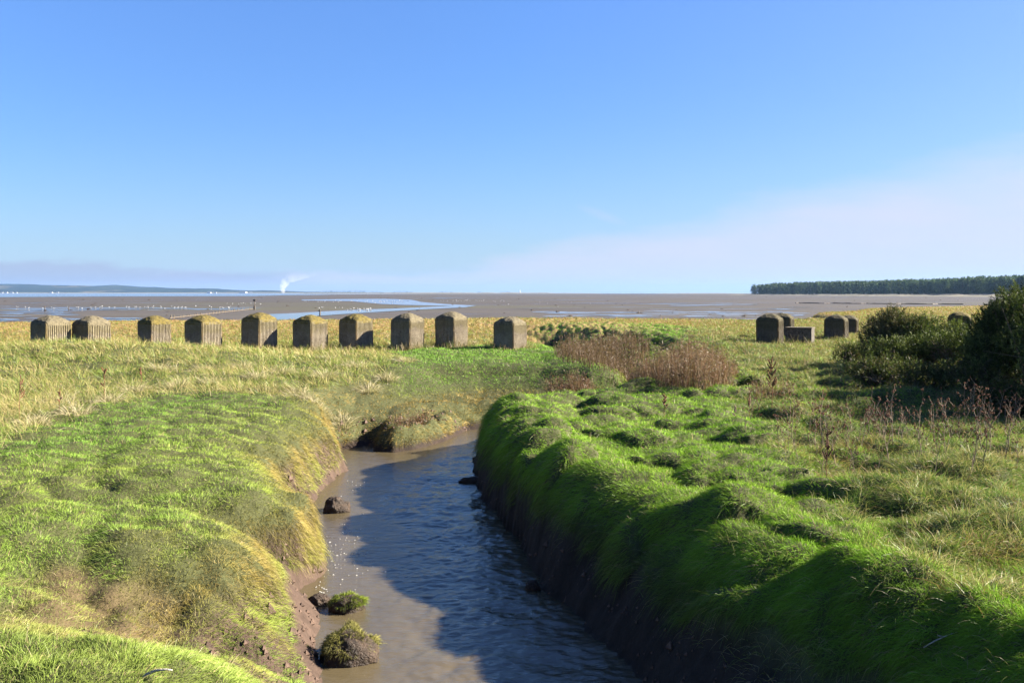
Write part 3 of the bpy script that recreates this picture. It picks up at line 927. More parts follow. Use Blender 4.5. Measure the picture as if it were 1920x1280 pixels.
    n = len(x)
    d0 = nrm(np.stack([dx_ - .15, dy_ - .1, np.ones(n)], -1) + rng.normal(size=(n, 3)) * .22)
    col = np.array((0.50, 0.42, 0.24)) * rng.uniform(.6, 1.25, (n, 1))
    o = make_blades('pale_tussock_grass', np.stack([x, y, z - .02], -1), d0, rng.uniform(.4, .8, n), np.full(n, .010), rng.uniform(.45, .95, n), col, nrm(d0 + np.array((.3, -.3, .4))), 4, M_TALL)
    tag(o, 'bleached arching tussocks along the lower edge of the tall grass', 'grass', kind='stuff')

    # ------------------------------------------------ rough grass on the right
    x, y = scatter(1200000, 5.2, 75, wide=.66)
    ok = x > 0
    x, y = x[ok], y[ok]
    z, zx, zy, dT = look(x, y, ['z', 'zx', 'zy', 'dT'])
    st, sr, sg, far = zone_weights(x, y)
    wd, wx_, wy_, wi = worley(x / .5, y / .5, 401)
    keep = (dT < -.25) & (rng.random(len(x)) < sr * (.35 + .65 * (wi > .3)) * (1 - far * .3))
    x, y, z, zx, zy, wx_, wy_, wi = [a[keep] for a in (x, y, z, zx, zy, wx_, wy_, wi)]
    n = len(x)
    nr = nrm(np.stack([-zx, -zy, np.ones(n)], -1))
    out = np.stack([-wx_, -wy_, np.zeros(n)], -1)
    d0 = nrm(np.array((0, 0, .85)) + out * 1.3 + rng.normal(size=(n, 3)) * .42)
    L = rng.uniform(.15, .40, n) * (.6 + .8 * wi)
    w = np.maximum(.0055, .00040 * y) * rng.uniform(.6, 1.3, n)
    droop = rng.uniform(.35, .9, n)
    big = fbm(x * .45, y * .45, 411, 3)
    q = rng.random(n) + .8 * big
    q = q + .18 * sstep(20, 34, y)
    col = np.where((q < .42)[:, None], np.array((0.125, 0.20, 0.045)), np.array((0.42, 0.36, 0.17)))
    col = np.where(((q >= .36) & (q < .56))[:, None], np.array((0.22, 0.25, 0.07)), col)
    yf = sstep(26, 48, y)[:, None]
    col = col * (1 - .6 * yf) + np.array((0.36, 0.26, 0.10)) * .6 * yf
    dry = ((fbm(x * 1.1, y * 1.1, 421, 3) > .10) & (rng.random(n) < .65))[:, None]
    col = np.where(dry, np.array((0.34, 0.24, 0.12)), col)
    rust = (rng.random(n) < .06)[:, None]
    col = np.where(rust, np.array((.26, .15, .07)), col) * rng.uniform(.65, 1.3, (n, 1))
    o = make_blades('rough_grass', np.stack([x, y, z - .02], -1), d0, L, w, droop, col, nr, 3, M_TALL, col * np.array((1.15, 1.1, 1.0)))
    tag(o, 'rough mixed green and straw grass on the right hand marsh', 'grass', kind='stuff')
    print('rough', n)

    # ------------------------------------------------ brown reed beds
    beds = [(gp(1270, 722), (1.45, 2.4), 2300, 1.25, 0), (gp(1305, 706), (1.15, 2.6), 1500, 1.0, 0), (gp(1150, 705, -.5), (2.2, 5.0), 2300, 1.0, 1), ((4.6, 40.0), (1.9, 8.0), 1700, .75, 1),
            ((2.35, 28.95), (1.4, .6), 1600, .85, 0), ((5.0, 51.0), (2.3, 7.0), 1700, 1.0, 1), (gp(800, 778, -.6), (.85, .8), 420, .50, 0), (gp(1447, 745), (.5, .8), 130, .55, 0)]
    xs, ys, Ls, cs = [], [], [], []
    for (cx, cy), (rx, ry), N, hh, kk in beds:
        a = rng.uniform(0, 2 * math.pi, N); r = np.sqrt(rng.random(N))
        xs.append(cx + rx * r * np.cos(a)); ys.append(cy + ry * r * np.sin(a))
        Ls.append(hh * rng.uniform(.35, 1.1, N) * (1 - .35 * r ** 3) * (.75 + .9 * vnoise(xs[-1] * 2.5, ys[-1] * 1.5, 77)) * .85)
        base = np.where(rng.random((N, 1)) < .45, np.array((0.25, 0.175, 0.12)), np.array((0.215, 0.112, 0.072))) if kk == 0 else np.array((0.17, 0.105, 0.068))
        cs.append(base * rng.uniform(.55, 1.35, (N, 1)))
    x = np.concatenate(xs); y = np.concatenate(ys); L = np.concatenate(Ls); col = np.concatenate(cs)
    z, dW = look(x, y, ['z', 'dW'])
    k = (dW < -.05)
    x, y, L, col, z = x[k], y[k], L[k], col[k], z[k]
    n = len(x)
    roots = np.stack([x, y, z - .03], -1)
    d0 = nrm(np.array((0, 0, 1.0)) + rng.normal(size=(n, 3)) * np.array((.16, .16, .02)))
    tn = np.tile(np.array((.25, -.75, .6)), (n, 1))
    R2, D2, L2, W2, C2, DR = [roots], [d0], [L], [np.full(n, .012) * np.clip(y / 25, 1, 2)], [col], [np.full(n, .05)]
    for j in range(5):          # seed sprays and dead leaves up the stem
        f = rng.uniform(.3, .97, n)
        R2.append(roots + d0 * (L * f)[:, None]); D2.append(nrm(d0 * .8 + rng.normal(size=(n, 3)) * .6))
        L2.append(rng.uniform(.05, .16, n)); W2.append(np.full(n, .012) * np.clip(y / 25, 1, 2)); C2.append(col * rng.uniform(.7, 1.3, (n, 1))); DR.append(rng.uniform(.1, .6, n))
    R2, D2, L2, W2, C2, DR = [np.concatenate(a) for a in (R2, D2, L2, W2, C2, DR)]
    o = make_blades('dead_reeds', R2, D2, L2, W2, DR, C2, np.tile(np.array((.4, -.6, .6)), (len(R2), 1)), 2, M_TALL)
    tag(o, 'reddish brown dead reeds standing in the gully behind the creek', 'reeds', kind='stuff')
    print('reeds', len(R2))


build_grass()


# ---------------------------------------------------------------- small mesh builders
class MB:
    def __init__(s): s.v = []; s.f = []

    def tube(s, pts, rad, n=6):
        pts = [Vector(p) for p in pts]
        if isinstance(rad, (int, float)): rad = [rad] * len(pts)
        b = len(s.v)
        for i, p in enumerate(pts):
            d = (pts[min(i + 1, len(pts) - 1)] - pts[max(i - 1, 0)]).normalized()
            a = d.orthogonal().normalized(); c = d.cross(a)
            for k in range(n):
                t = 2 * math.pi * k / n
                s.v.append(p + (a * math.cos(t) + c * math.sin(t)) * rad[i])
        for i in range(len(pts) - 1):
            for k in range(n):
                q = (k + 1) % n
                s.f.append((b + i * n + k, b + i * n + q, b + (i + 1) * n + q, b + (i + 1) * n + k))
        s.f.append(tuple(b + k for k in range(n))[::-1])
        e = b + (len(pts) - 1) * n
        s.f.append(tuple(e + k for k in range(n)))
        return s

    def box(s, cx, cy, cz, sx, sy, sz, rz=0):
        b = len(s.v); c, q = math.cos(rz), math.sin(rz)
        for k in range(8):
            x = (1 if k & 1 else -1) * sx / 2; y = (1 if k & 2 else -1) * sy / 2; z = (1 if k & 4 else -1) * sz / 2
            s.v.append(Vector((cx + x * c - y * q, cy + x * q + y * c, cz + z)))
        for f in ((0, 2, 3, 1), (4, 5, 7, 6), (0, 1, 5, 4), (2, 6, 7, 3), (0, 4, 6, 2), (1, 3, 7, 5)):
            s.f.append(tuple(b + k for k in f))
        return s

    def blob(s, c, r, seg=10, rings=7, bump_=0.0, seed=0):
        b = len(s.v); rr = random.Random(seed)
        for i in range(rings + 1):
            th = math.pi * i / rings
            for k in range(seg):
                ph = 2 * math.pi * k / seg
                q = 1 + rr.uniform(-bump_, bump_)
                s.v.append(Vector((c[0] + r[0] * math.sin(th) * math.cos(ph) * q, c[1] + r[1] * math.sin(th) * math.sin(ph) * q, c[2] + r[2] * math.cos(th) * q)))
        for i in range(rings):
            for k in range(seg):
                q = (k + 1) % seg
                s.f.append((b + i * seg + k, b + (i + 1) * seg + k, b + (i + 1) * seg + q, b + i * seg + q))
        return s

    def build(s, name, mat, parent=None, smooth=False, loc=None):
        me = bpy.data.meshes.new(name)
        me.from_pydata([tuple(v) for v in s.v], [], s.f)
        me.update()
        if smooth:
            me.polygons.foreach_set('use_smooth', [True] * len(me.polygons))
        return link(name, me, mat, parent, loc)


# ---------------------------------------------------------------- concrete anti-tank blocks
def block_mesh(sz, hz, seed, wear=0.015, ribs=11, dome=.20):
    """square body with real vertical corrugations and worn edges"""
    s = sz / 2
    per = []
    n = 84
    for side_ in range(4):
        a = side_ * math.pi / 2
        for k in range(n):
            u = -s + sz * k / n
            ph = (u + s) / sz * ribs * 2 * math.pi
            off = s + .016 * max(-1, min(1, 2.2 * math.cos(ph))) - .012
            ed = min(u + s, s - u)
            if ed < .05: off -= .035 * (1 - ed / .05) ** 2
            x, y = off, u
            per.append((x * math.cos(a) - y * math.sin(a), x * math.sin(a) + y * math.cos(a)))
    P = np.array(per)
    m = len(P)
    rows = 30
    V = []
    for i in range(rows + 1):
        z = -.35 + (hz - dome + .35) * i / rows
        q = P.copy()
        nn = fbm(np.arctan2(q[:, 1], q[:, 0]) * 4 + seed * 3.1, np.full(m, z * 3.0), seed, 4)
        nn2 = fbm(np.arctan2(q[:, 1], q[:, 0]) * 14 + seed, np.full(m, z * 9.0), seed + 5, 4)
        sc_ = 1 - wear * (nn + .5) * 2 - .022 * nn2 - .02 * max(0, (i / rows - .93) / .07)
        V.append(np.column_stack([q * sc_[:, None], np.full(m, z)]))
    Vb = np.concatenate(V)
    idx = np.arange(m)
    F_ = []
    for i in range(rows):
        F_.append(np.stack([i * m + idx, i * m + (idx + 1) % m, (i + 1) * m + (idx + 1) % m, (i + 1) * m + idx], -1))
    F_ = np.concatenate(F_)
    loops = np.concatenate([F_.ravel(), rows * m + idx])
    tot = np.concatenate([np.full(len(F_), 4), [m]])
    st = np.concatenate([[0], np.cumsum(tot)[:-1]])
    return mesh_np('body', Vb, loops=loops, starts=st, totals=tot)


def cap_mesh(sz, z0, dome, seed, over=.02):
    """low four sided dome of the top with its crust of moss"""
    N = 41
    u = np.linspace(-1, 1, N)
    U, V_ = np.meshgrid(u, u)
    U, V_ = U.ravel(), V_.ravel()
    s = sz / 2 + over
    m = np.maximum(np.abs(U), np.abs(V_))
    r2 = np.hypot(U, V_)
    prof = np.clip(1 - (m * .62 + r2 * .38) ** 1.7, 0, 1)
    nz = fbm(U * 4 + seed, V_ * 4 - seed, seed, 5, .6)
    rim = sstep(.86, 1.0, m)
    z = z0 + dome * prof + .07 * nz * (1 - .5 * rim) + .04 - .09 * rim ** 2
    sx = s * (1 - .03 * rim * (nz + .5) * 3)
    cr = 1 - .045 * sstep(1.15, 1.42, r2)
    top = np.column_stack([U * sx * cr, V_ * sx * cr, z])
    ii = np.arange(N - 1)[None, :] + np.arange(N - 1)[:, None] * N
    F_ = np.stack([ii, ii + 1, ii + 1 + N, ii + N], -1).reshape(-1, 4)
    # skirt
    ring = list(range(N)) + [k * N + N - 1 for k in range(1, N)] + [(N - 1) * N + k for k in range(N - 2, -1, -1)] + [k * N for k in range(N - 2, 0, -1)]
    ring = np.array(ring)
    low = top[ring].copy(); low[:, 2] = z0 - .05 - .05 * (nz[ring] + .5) - .03
    low[:, :2] *= .985
    b = len(top)
    k = np.arange(len(ring))
    S = np.stack([ring, b + k, b + (k + 1) % len(ring), ring[(k + 1) % len(ring)]], -1)
    return mesh_np('moss_cap', np.concatenate([top, low]), np.concatenate([F_, S]), smooth=True)


TH = math.radians(-33.0)
left_blocks = [  # px0, px1, ytop, distance, moss, label
    (57, 132, 592, 36.5, 0, 'half sunken ribbed concrete block with dull brown top, at the left end of the row'),
    (137, 208, 593, 37.3, 0, 'half sunken ribbed concrete block with bare brown top, second from the left'),
    (257, 323, 592, 41.5, 1, 'lowest ribbed block, deep in green weeds, mossy top, third from the left'),
    (346, 418, 591, 38.2, 1, 'ribbed concrete block with ragged yellow moss rim, fourth from the left in the row'),
    (452, 520, 587, 39.2, 1, 'tall ribbed block with bright yellow mossy top and a neighbour shadow, fifth from the left'),
    (548, 616, 591, 39.6, 1, 'ribbed concrete block with thick yellow moss and fully lit ribs, sixth from the left'),
    (635, 701, 589, 40.6, 1, 'ribbed concrete block with olive mossy top and pitted lit face, seventh from the left'),
    (731, 797, 587, 40.6, 2, 'ribbed concrete block with pale peaked top and small yellow moss spot, eighth from the left'),
    (815, 880, 585, 41.6, 0, 'ribbed concrete block standing slightly behind the row, ninth from the left, bare grey top'),
    (924, 990, 594, 40.4, 0, 'ribbed concrete block at the creek end of the left row, beside the gully'),
]
right_blocks = [
    (1418, 1470, 588, 45.5, 3, 'dark ribbed concrete block right of the gully, front one beside the low slab'),
    (1450, 1484, 587, 51.5, 3, 'concrete block half hidden behind the dark front block beside the low slab'),
    (1545, 1592, 590, 51.0, 3, 'dark concrete block left of the gorse, front one of the second pair'),
    (1572, 1608, 591, 57.5, 3, 'concrete block half hidden behind the dark block left of the gorse'),
    (1774, 1823, 585, 50.0, 1, 'mossy topped concrete block peeping out between the two gorse bushes'),
]
SB = 1.10
for i, (a, b, yt, Y, moss, lab) in enumerate(left_blocks + right_blocks):
    px = (a + b) / 2
    X = at(px, Y)
    ztop = CAMZ - (yt - HOR) * Y / F
    H = 1.62 + random.uniform(-.03, .03)
    zb = ztop - H - .02
    rz = TH + math.radians(random.uniform(-3, 3)) + (math.radians(4) if i >= 10 else 0)
    t = empty('concrete_block', (X, Y, zb), rz)
    t.rotation_euler = (math.radians(random.uniform(-1.2, 1.2)), math.radians(random.uniform(-1.2, 1.2)), rz)
    tag(t, lab, 'concrete block', 'ribbed concrete anti-tank blocks along the marsh')
    dome = .24 if moss != 2 else .27
    sz = SB * (0.98 if i < 10 else 1.0)
    link('body', block_mesh(sz, H, i + 1, wear=.012 + .02 * (i in (1, 2)), ribs=14, dome=dome), M_CONC if i < 10 else M_CONC_DARK, t)
    link('moss_cap', cap_mesh(sz, H - dome, dome, i + 2), M_MOSS if moss == 1 else (M_MOSS_DULL if moss < 3 else M_MOSS_DARK), t)
# low flat slab
X = at(1500, 46.5)
t = empty('concrete_slab', (X, 46.5, CAMZ - (614 - HOR) * 46.5 / F - .8), TH + .1)
tag(t, 'low flat topped broken concrete block between the two dark pairs of blocks', 'concrete block')
mb = MB(); mb.box(0, 0, .38, 1.25, .9, .80)
mb.build('body', mat_noise('rubble_concrete', (0.07, 0.06, 0.045), (0.24, 0.21, 0.175), 7.0, .95, 1.0, .08), t)
mb = MB(); mb.box(0, 0, .80, 1.31, .96, .05)
mb.build('top_slab', M_CONC_DARK, t)


# ---------------------------------------------------------------- gorse and broom
def shrub(name, label, cat, loc, lobes, nclump, spike, cols, seed, group=None, bare=False):
    lobes = [tuple(v * 1.13 for v in l) for l in lobes]
    rl = random.Random(seed)
    for l in list(lobes):
        for q in range(5):
            a_ = rl.uniform(0, 6.28); e_ = rl.uniform(-.1, 1.3); k3 = rl.uniform(.22, .42)
            dx3, dy3, dz3 = math.cos(a_) * math.cos(e_), math.sin(a_) * math.cos(e_), math.sin(e_)
            lobes.append((l[0] + dx3 * l[3] * .9, l[1] + dy3 * l[4] * .9, l[2] + dz3 * l[5] * .88, l[3] * k3, l[4] * k3, l[5] * k3 * rl.uniform(.9, 1.5)))
    nclump = int(nclump * 1.25); spike = spike * 1.35
    r = np.random.default_rng(seed)
    root = empty(name, loc)
    tag(root, label, cat, group)
    vol = np.array([l[3] * l[4] * l[5] for l in lobes]); cnt = (nclump * vol / vol.sum()).astype(int)
    R_, D_, L_, W_, C_, TN = [], [], [], [], [], []
    mb = MB()
    for l, c in zip(lobes, cnt):
        cx, cy, cz, rx, ry, rz_ = l
        d = nrm(r.normal(size=(c, 3)))
        d[:, 2] = np.abs(d[:, 2]) * np.where(r.random(c) < .8, 1, -1)
        lump = fbm(d[:, 0] * 3 + seed, d[:, 1] * 3 + d[:, 2] * 2, seed, 3)
        rad = (r.random(c) ** .35) * (1 + .75 * lump)
        holes = fbm(d[:, 0] * 5 + seed + 7, d[:, 1] * 5 + d[:, 2] * 4, seed + 3, 2) > -.045
        p = np.array((cx, cy, cz)) + d * rad[:, None] * np.array((rx, ry, rz_))
        p = p[holes]; d = d[holes]; rad = rad[holes]
        p = p[p[:, 2] > .02] if True else p
        d = d[:len(p)]
        m = len(p)
        k = 11
        pr = np.repeat(p, k, 0); dr = np.repeat(d, k, 0)
        stemdir = nrm(nrm(dr + np.array((0, 0, .7))) + r.normal(size=(m * k, 3)) * .25)
        along = np.tile(np.linspace(0, 1, k), m)[:, None]
        sd = nrm(np.repeat(nrm(d + np.array((0, 0, .8)) + r.normal(size=(m, 3)) * .4), k, 0))
        base = pr + sd * along * spike * 1.8
        R_.append(base); D_.append(nrm(sd * .8 + r.normal(size=(m * k, 3)) * .7))
        L_.append(r.uniform(.5, 1.0, m * k) * spike); W_.append(np.full(m * k, spike * .16))
        ci = np.repeat(r.random(m), k)
        cc = np.array(cols)[(ci * len(cols)).astype(int)] * r.uniform(.6, 1.4, (m * k, 1))
        C_.append(cc); TN.append(nrm(dr + np.array((0, 0, .3))))
        # limbs
        for q in range(5 if l[3] > .3 else 1):
            e = np.array((cx, cy, cz)) + nrm(r.normal(size=3)) * np.array((rx, ry, rz_)) * .75
            e[2] = max(e[2], cz * .7)
            b0 = np.array((cx * .25 + r.normal() * .08, cy * .25 + r.normal() * .08, -.1))
            mid = (b0 + e) / 2 + r.normal(size=3) * .12
            mb.tube([b0, (b0 + mid) / 2 + r.normal(size=3) * .03, mid, (mid + e) / 2 + r.normal(size=3) * .04, e], [.045, .036, .028, .018, .008], 5)
            for s_ in range(3):
                e2 = mid + r.normal(size=3) * np.array((rx, ry, rz_)) * .45
                e2[2] = max(e2[2], .1)
                mb.tube([mid, (mid + e2) / 2 + r.normal(size=3) * .03, e2], [.018, .012, .005], 4)
    R_, D_, L_, W_, C_, TN = [np.concatenate(a) for a in (R_, D_, L_, W_, C_, TN)]
    global rng
    keep = rng
    rng = r
    o = make_blades('foliage', R_, D_, L_, W_, np.full(len(R_), .1), C_, TN, 2, M_LEAF)
    rng = keep
    o.parent = root
    mb.build('branches', M_BARK, root)
    return root


GO = [(0.07, 0.09, 0.025), (0.11, 0.14, 0.035), (0.05, 0.06, 0.022), (0.17, 0.19, 0.06)]
BR = [(0.14, 0.115, 0.055), (0.10, 0.085, 0.045), (0.17, 0.16, 0.07), (0.09, 0.10, 0.04)]
G1 = 'gorse and broom bushes on the right'


def on(px, Y, dz=0.0):
    x = at(px, Y)
    return (x, Y, gz_at(x, Y) + dz)


shrub('broom_bush', 'brownish rounded bush left of the dark gorse, straggly twigs against the marsh', 'bush', on(1676, 29.5),
      [(0, 0, .70, .80, .8, .68), (-.40, -.1, .45, .6, .6, .45), (.05, .2, 1.0, .45, .5, .42)], 2300, .085, BR, 3, G1)
shrub('gorse_bush', 'dark green gorse bush joined to the brownish bush on its right side', 'bush', on(1722, 29.0),
      [(0, 0, .55, .75, .8, .60), (.45, -.1, .45, .6, .7, .45), (.85, -.1, .30, .45, .5, .30)], 2300, .085, GO, 4, G1)
shrub('gorse_bush', 'tallest gorse bush, spiky and dark, at the right edge above the horizon', 'bush', on(1893, 23.5),
      [(0.1, .1, 1.0, .75, .8, .9), (-.40, 0, .8, .5, .6, .7), (.35, .1, 1.75, .42, .5, .45), (-.35, -.2, .5, .8, .7, .5), (.95, 0, 1.3, .7, .8, .9), (-.25, 0, 1.50, .30, .35, .28)], 5600, .085, GO, 5, G1)
shrub('gorse_bush', 'small low gorse clump with yellow leaves before the second pair of blocks', 'bush', on(1590, 31.0),
      [(0, 0, .25, .5, .4, .38), (.3, 0, .2, .35, .4, .3)], 620, .075, GO + BR[:1], 6, G1)
shrub('gorse_bush', 'sunlit yellow green gorse sprig in front of the mossy block', 'bush', on(1795, 28.5),
      [(0, 0, .50, .30, .35, .48), (.1, 0, .25, .45, .5, .35)], 700, .08, [(0.20, 0.22, 0.05), (0.14, 0.17, 0.05), (0.10, 0.12, 0.04)], 8, G1)
shrub('gorse_bush', 'dark gorse mass right of and below the tallest bush, cut by the frame edge', 'bush', on(1965, 21.5),
      [(.1, 0, 1.25, 1.0, 1.2, 1.35), (.9, -1.0, 1.2, 1.0, 1.3, 1.4), (1.4, .3, 1.5, 1.1, 1.2, 1.5), (2.6, -1.5, 1.2, 1.2, 1.6, 1.4), (1.9, -3.2, 1.0, 1.1, 1.2, 1.2)], 6500, .085, GO, 9, G1)
shrub('gorse_bush', 'low dark gorse skirt under the tallest bush, facing the camera', 'bush', on(1805, 26.5),
      [(0, 0, .35, 1.0, .6, .5), (.8, -.3, .4, .7, .6, .6)], 1500, .08, GO, 10, G1)


shrub('gorse_bush', 'shaded gorse cut by the right frame edge, in front of the tallest bush', 'bush', on(2000, 19.2),
      [(0, 0, .9, .8, .9, 1.1), (.9, .4, 1.3, 1.0, 1.2, 1.3)], 2800, .085, GO, 15, G1)
for px_, Y_, n_, lb in ((1640, 25.2, 900, 'low dark scrub on the slope below the brownish bush'), (1735, 24.0, 1100, 'middle clump of dark scrub running down the shaded slope'),
                        (1840, 22.6, 1200, 'dark scrub clump low on the slope under the tallest bush'), (1900, 20.4, 1200, 'lowest dark scrub clump at the right edge of the shaded slope')):
    shrub('scrub_clump', lb, 'bush', on(px_, Y_, -.05), [(0, 0, .18, .75, .6, .34), (.5, .15, .2, .6, .5, .36)], n_, .08, GO + BR[:2], int(px_), G1)
shrub('gorse_bush', 'low black green gorse filling the gap below the joined pair of bushes', 'bush', on(1690, 27.0),
      [(0, 0, .3, .9, .6, .45), (.9, .1, .35, .8, .6, .5)], 1700, .08, GO, 12, G1)


# ---------------------------------------------------------------- dead docks and stalks
def dock(label, px, py, h, seed, colr, heads=8, lean=(0, 0), dense=1.0, group='dead docks and tall stalks'):
    r = random.Random(seed)
    x, y = gp(px, py)
    z = gz_at(x, y)
    y2 = (CAMZ - z) * F / (py - HOR); x = at(px, y2); y = y2; z = gz_at(x, y)
    t = empty('dead_dock', (x, y, z))
    tag(t, label, 'dead plant', group)
    mat = DOCKS[colr]
    mb = MB(); top = Vector((lean[0] * h, lean[1] * h, h))
    w = max(.006, .00035 * y)
    pts = [Vector((0, 0, -.03)), top * .35 + Vector((r.uniform(-.02, .02), 0, 0)), top * .7 + Vector((r.uniform(-.02, .02), 0, 0)), top]
    mb.tube(pts, [w, w * .9, w * .7, w * .4], 5)
    br = []
    for k in range(heads):
        f = r.uniform(.40, .95); b = top * f; a = r.uniform(0, 6.28)
        e = b + Vector((math.cos(a) * .12, math.sin(a) * .12, r.uniform(.10, .24))) * h * .9 * (1.15 - f * .5)
        mb.tube([b, (b + e) / 2 + Vector((math.cos(a), math.sin(a), 0)) * .012, e], [w * .6, w * .5, w * .35], 4)
        br.append((b, e))
    mb.build('stem', mat, t)
    for b, e in br + [(top * .6, top)]:
        hb = MB()
        nq = int(16 * dense)
        for q in range(nq):
            f = .25 + .8 * q / (nq - 1); p = b + (e - b) * f
            s_ = w * r.uniform(.9, 2.0)
            d = Vector((r.uniform(-1, 1), r.uniform(-1, 1), r.uniform(-1, 1))) * w * 1.8
            hb.blob(p + d * .45, (s_, s_, s_ * 1.2), 5, 3, .2, r.random())
        hb.build('seed_head', mat, t)
    return t


DOCKS = {'dark': mat_noise('dark_dock', (0.06, 0.03, 0.02), (0.20, 0.09, 0.05), 20.0, .9),
         'rust': mat_noise('rust_dock', (0.16, 0.07, 0.04), (0.33, 0.15, 0.08), 20.0, .9),
         'pale': mat_noise('pale_stalk', (0.22, 0.15, 0.10), (0.42, 0.32, 0.22), 20.0, .9)}
dock('very dark dead dock standing alone on the right turf, thin crooked stem', 1550, 905, .72, 1, 'dark', 9, (.02, 0))
dock('broad rust brown dead dock before the dark pair of blocks', 1447, 765, 1.05, 2, 'rust', 22, (0, 0), 1.2)
dock('small thin dead dock on the lit turf behind the right bank', 1246, 790, .55, 3, 'rust', 8)
dock('tall thin reddish dock near the left edge of the long grass', 36, 790, .95, 4, 'rust', 4, (.03, 0), .9)
dock('single brown dock spike in front of the second block', 195, 690, .75, 5, 'rust', 4, (0, 0), .9)
dock('short brown dock in front of the third block', 264, 682, .5, 6, 'rust', 3, (0, 0), .8)
dock('faint pale stalk on the mound right of centre', 1378, 800, .35, 7, 'pale', 3)
dock('reddish dock on the near left of the long grass, shorter than its neighbour', 112, 775, .5, 8, 'rust', 3)
dock('slim dead dock left of the small clump before the blocks', 1405, 800, .55, 12, 'rust', 6)
# row of dead willowherb stalks along the shaded hollow
protos = []
names = []
for k in range(6):
    r = random.Random(50 + k)
    mb = MB(); h = 1.0
    segs_ = [Vector((0, 0, -.05))]
    for q in range(5):
        segs_.append(segs_[-1] + Vector((r.uniform(-.05, .05), r.uniform(-.05, .05), h / 5)))
    mb.tube(segs_, [.010, .009, .008, .007, .006, .004], 5)
    nst = len(mb.f)
    tips = []
    for q in range(7):
        b = segs_[r.choice((2, 3, 4, 5))]; a = r.uniform(0, 6.28)
        e = b + Vector((math.cos(a) * .13, math.sin(a) * .13, r.uniform(.08, .2)))
        mb.tube([b, e], [.005, .003], 4)
        tips.append(e)
    nst = len(mb.f)
    for e in tips:
        for u in range(4):
            mb.blob(e + Vector((r.uniform(-.02, .02), r.uniform(-.02, .02), r.uniform(-.02, .02))), (.013, .013, .013), 5, 3, .3, r.random())
    for u in range(6):
        mb.blob(segs_[-1] + Vector((r.uniform(-.025, .025), r.uniform(-.025, .025), r.uniform(-.03, .02))), (.014, .014, .014), 5, 3, .3, r.random())
    sm = mb.build('dead_stalk', DOCKS['pale'])
    sm.data.materials.append(DOCKS['rust'])
    for q, pl in enumerate(sm.data.polygons):
        pl.material_index = 1 if q >= nst else 0
    protos.append(sm.data)
    bpy.data.objects.remove(sm)
stalk_px = []
rr = random.Random(99)
for k in range(66):
    u = rr.random()
    px = 1470 + u * 470
    py = 815 + rr.uniform(-18, 30) + 18 * math.sin(u * 5)
    stalk_px.append((px, py))
for k in range(46):
    u = rr.random()
    stalk_px.append((1390 + u * 520, 850 + rr.uniform(-60, 55) + u * 25))
for k in range(8):
    stalk_px.append((1800 + rr.uniform(-60, 130), 905 + rr.uniform(-40, 25)))
stalk_px.sort()
for i, (px, py) in enumerate(stalk_px):
    x, y = gp(px, py); z = gz_at(x, y)
    t = link('dead_stalk', protos[i % 6], None, None, (x, y, z))
    t.rotation_euler = (0, 0, rr.uniform(0, 6.28))
    s_ = rr.uniform(.38, .80)
    t.scale = (s_, s_, s_)
    t.rotation_euler = (rr.uniform(-.25, .25), rr.uniform(-.25, .25), t.rotation_euler[2])
    tag(t, 'thin dead stalk with small seed heads in the row before the shaded gorse hollow', 'dead plant', 'dead stalks along the shaded hollow')


# ---------------------------------------------------------------- clods, tussocks and sticks in the creek
def clod_mesh(r, seed, amp=.35):
    N, Mm = 40, 24
    V = []
    th = np.linspace(0, math.pi, Mm); ph = np.linspace(0, 2 * math.pi, N, endpoint=False)
    TH_, PH = np.meshgrid(th, ph, indexing='ij')
    dx_ = np.sin(TH_) * np.cos(PH); dy_ = np.sin(TH_) * np.sin(PH); dz_ = np.cos(TH_)
    q = 1 + amp * 2 * fbm(dx_ * 2.2 + seed * 3, dy_ * 2.2 + dz_ * 1.7, seed, 5, .6)
    V = np.stack([dx_ * q * r[0], dy_ * q * r[1], dz_ * q * r[2]], -1).reshape(-1, 3)
    idx = []
    for i in range(Mm - 1):
        for k in range(N):
            idx.append((i * N + k, (i + 1) * N + k, (i + 1) * N + (k + 1) % N, i * N + (k + 1) % N))
    return mesh_np('clod', V, np.array(idx), smooth=True)


def tussock(name, label, px, py, r, seed, ngrass, gcol, L=.14):
    x, y = gp(px, py, WZ)
    t = empty(name, (x, y, WZ))
    tag(t, label, 'tussock' if ngrass else 'mud clod')
    kk_ = .95 if ngrass else 1.0
    link('mud_base', clod_mesh((r[0] * kk_, r[1] * kk_, r[2] * kk_), seed, .25 if ngrass else .35), M_MUDLUMP, t, (0, 0, .02))
    if ngrass:
        rg = np.random.default_rng(seed)
        a = rg.uniform(0, 6.28, ngrass); rad = rg.random(ngrass) ** .5
        th = rad * 1.22
        d = np.stack([np.sin(th) * np.cos(a), np.sin(th) * np.sin(a), np.cos(th)], -1)
        irr = 1 + .9 * fbm(d[:, 0] * 2 + seed, d[:, 1] * 2 + d[:, 2], seed, 3)
        p = d * irr[:, None] * np.array((r[0] * .95, r[1] * .95, r[2] * 1.02)) + np.array((0, 0, .01))
        d0 = nrm(d + np.array((0, 0, .25)) + rg.normal(size=(ngrass, 3)) * .3)
        col = np.array(gcol) * rg.uniform(.6, 1.35, (ngrass, 1))
        o = make_blades('grass', p, d0, rg.uniform(.5, 1.2, ngrass) * L, np.full(ngrass, .006), rg.uniform(.3, .9, ngrass), col, nrm(d + np.array((0, 0, .3))), 3, M_TURF)
        o.parent = t
    return t


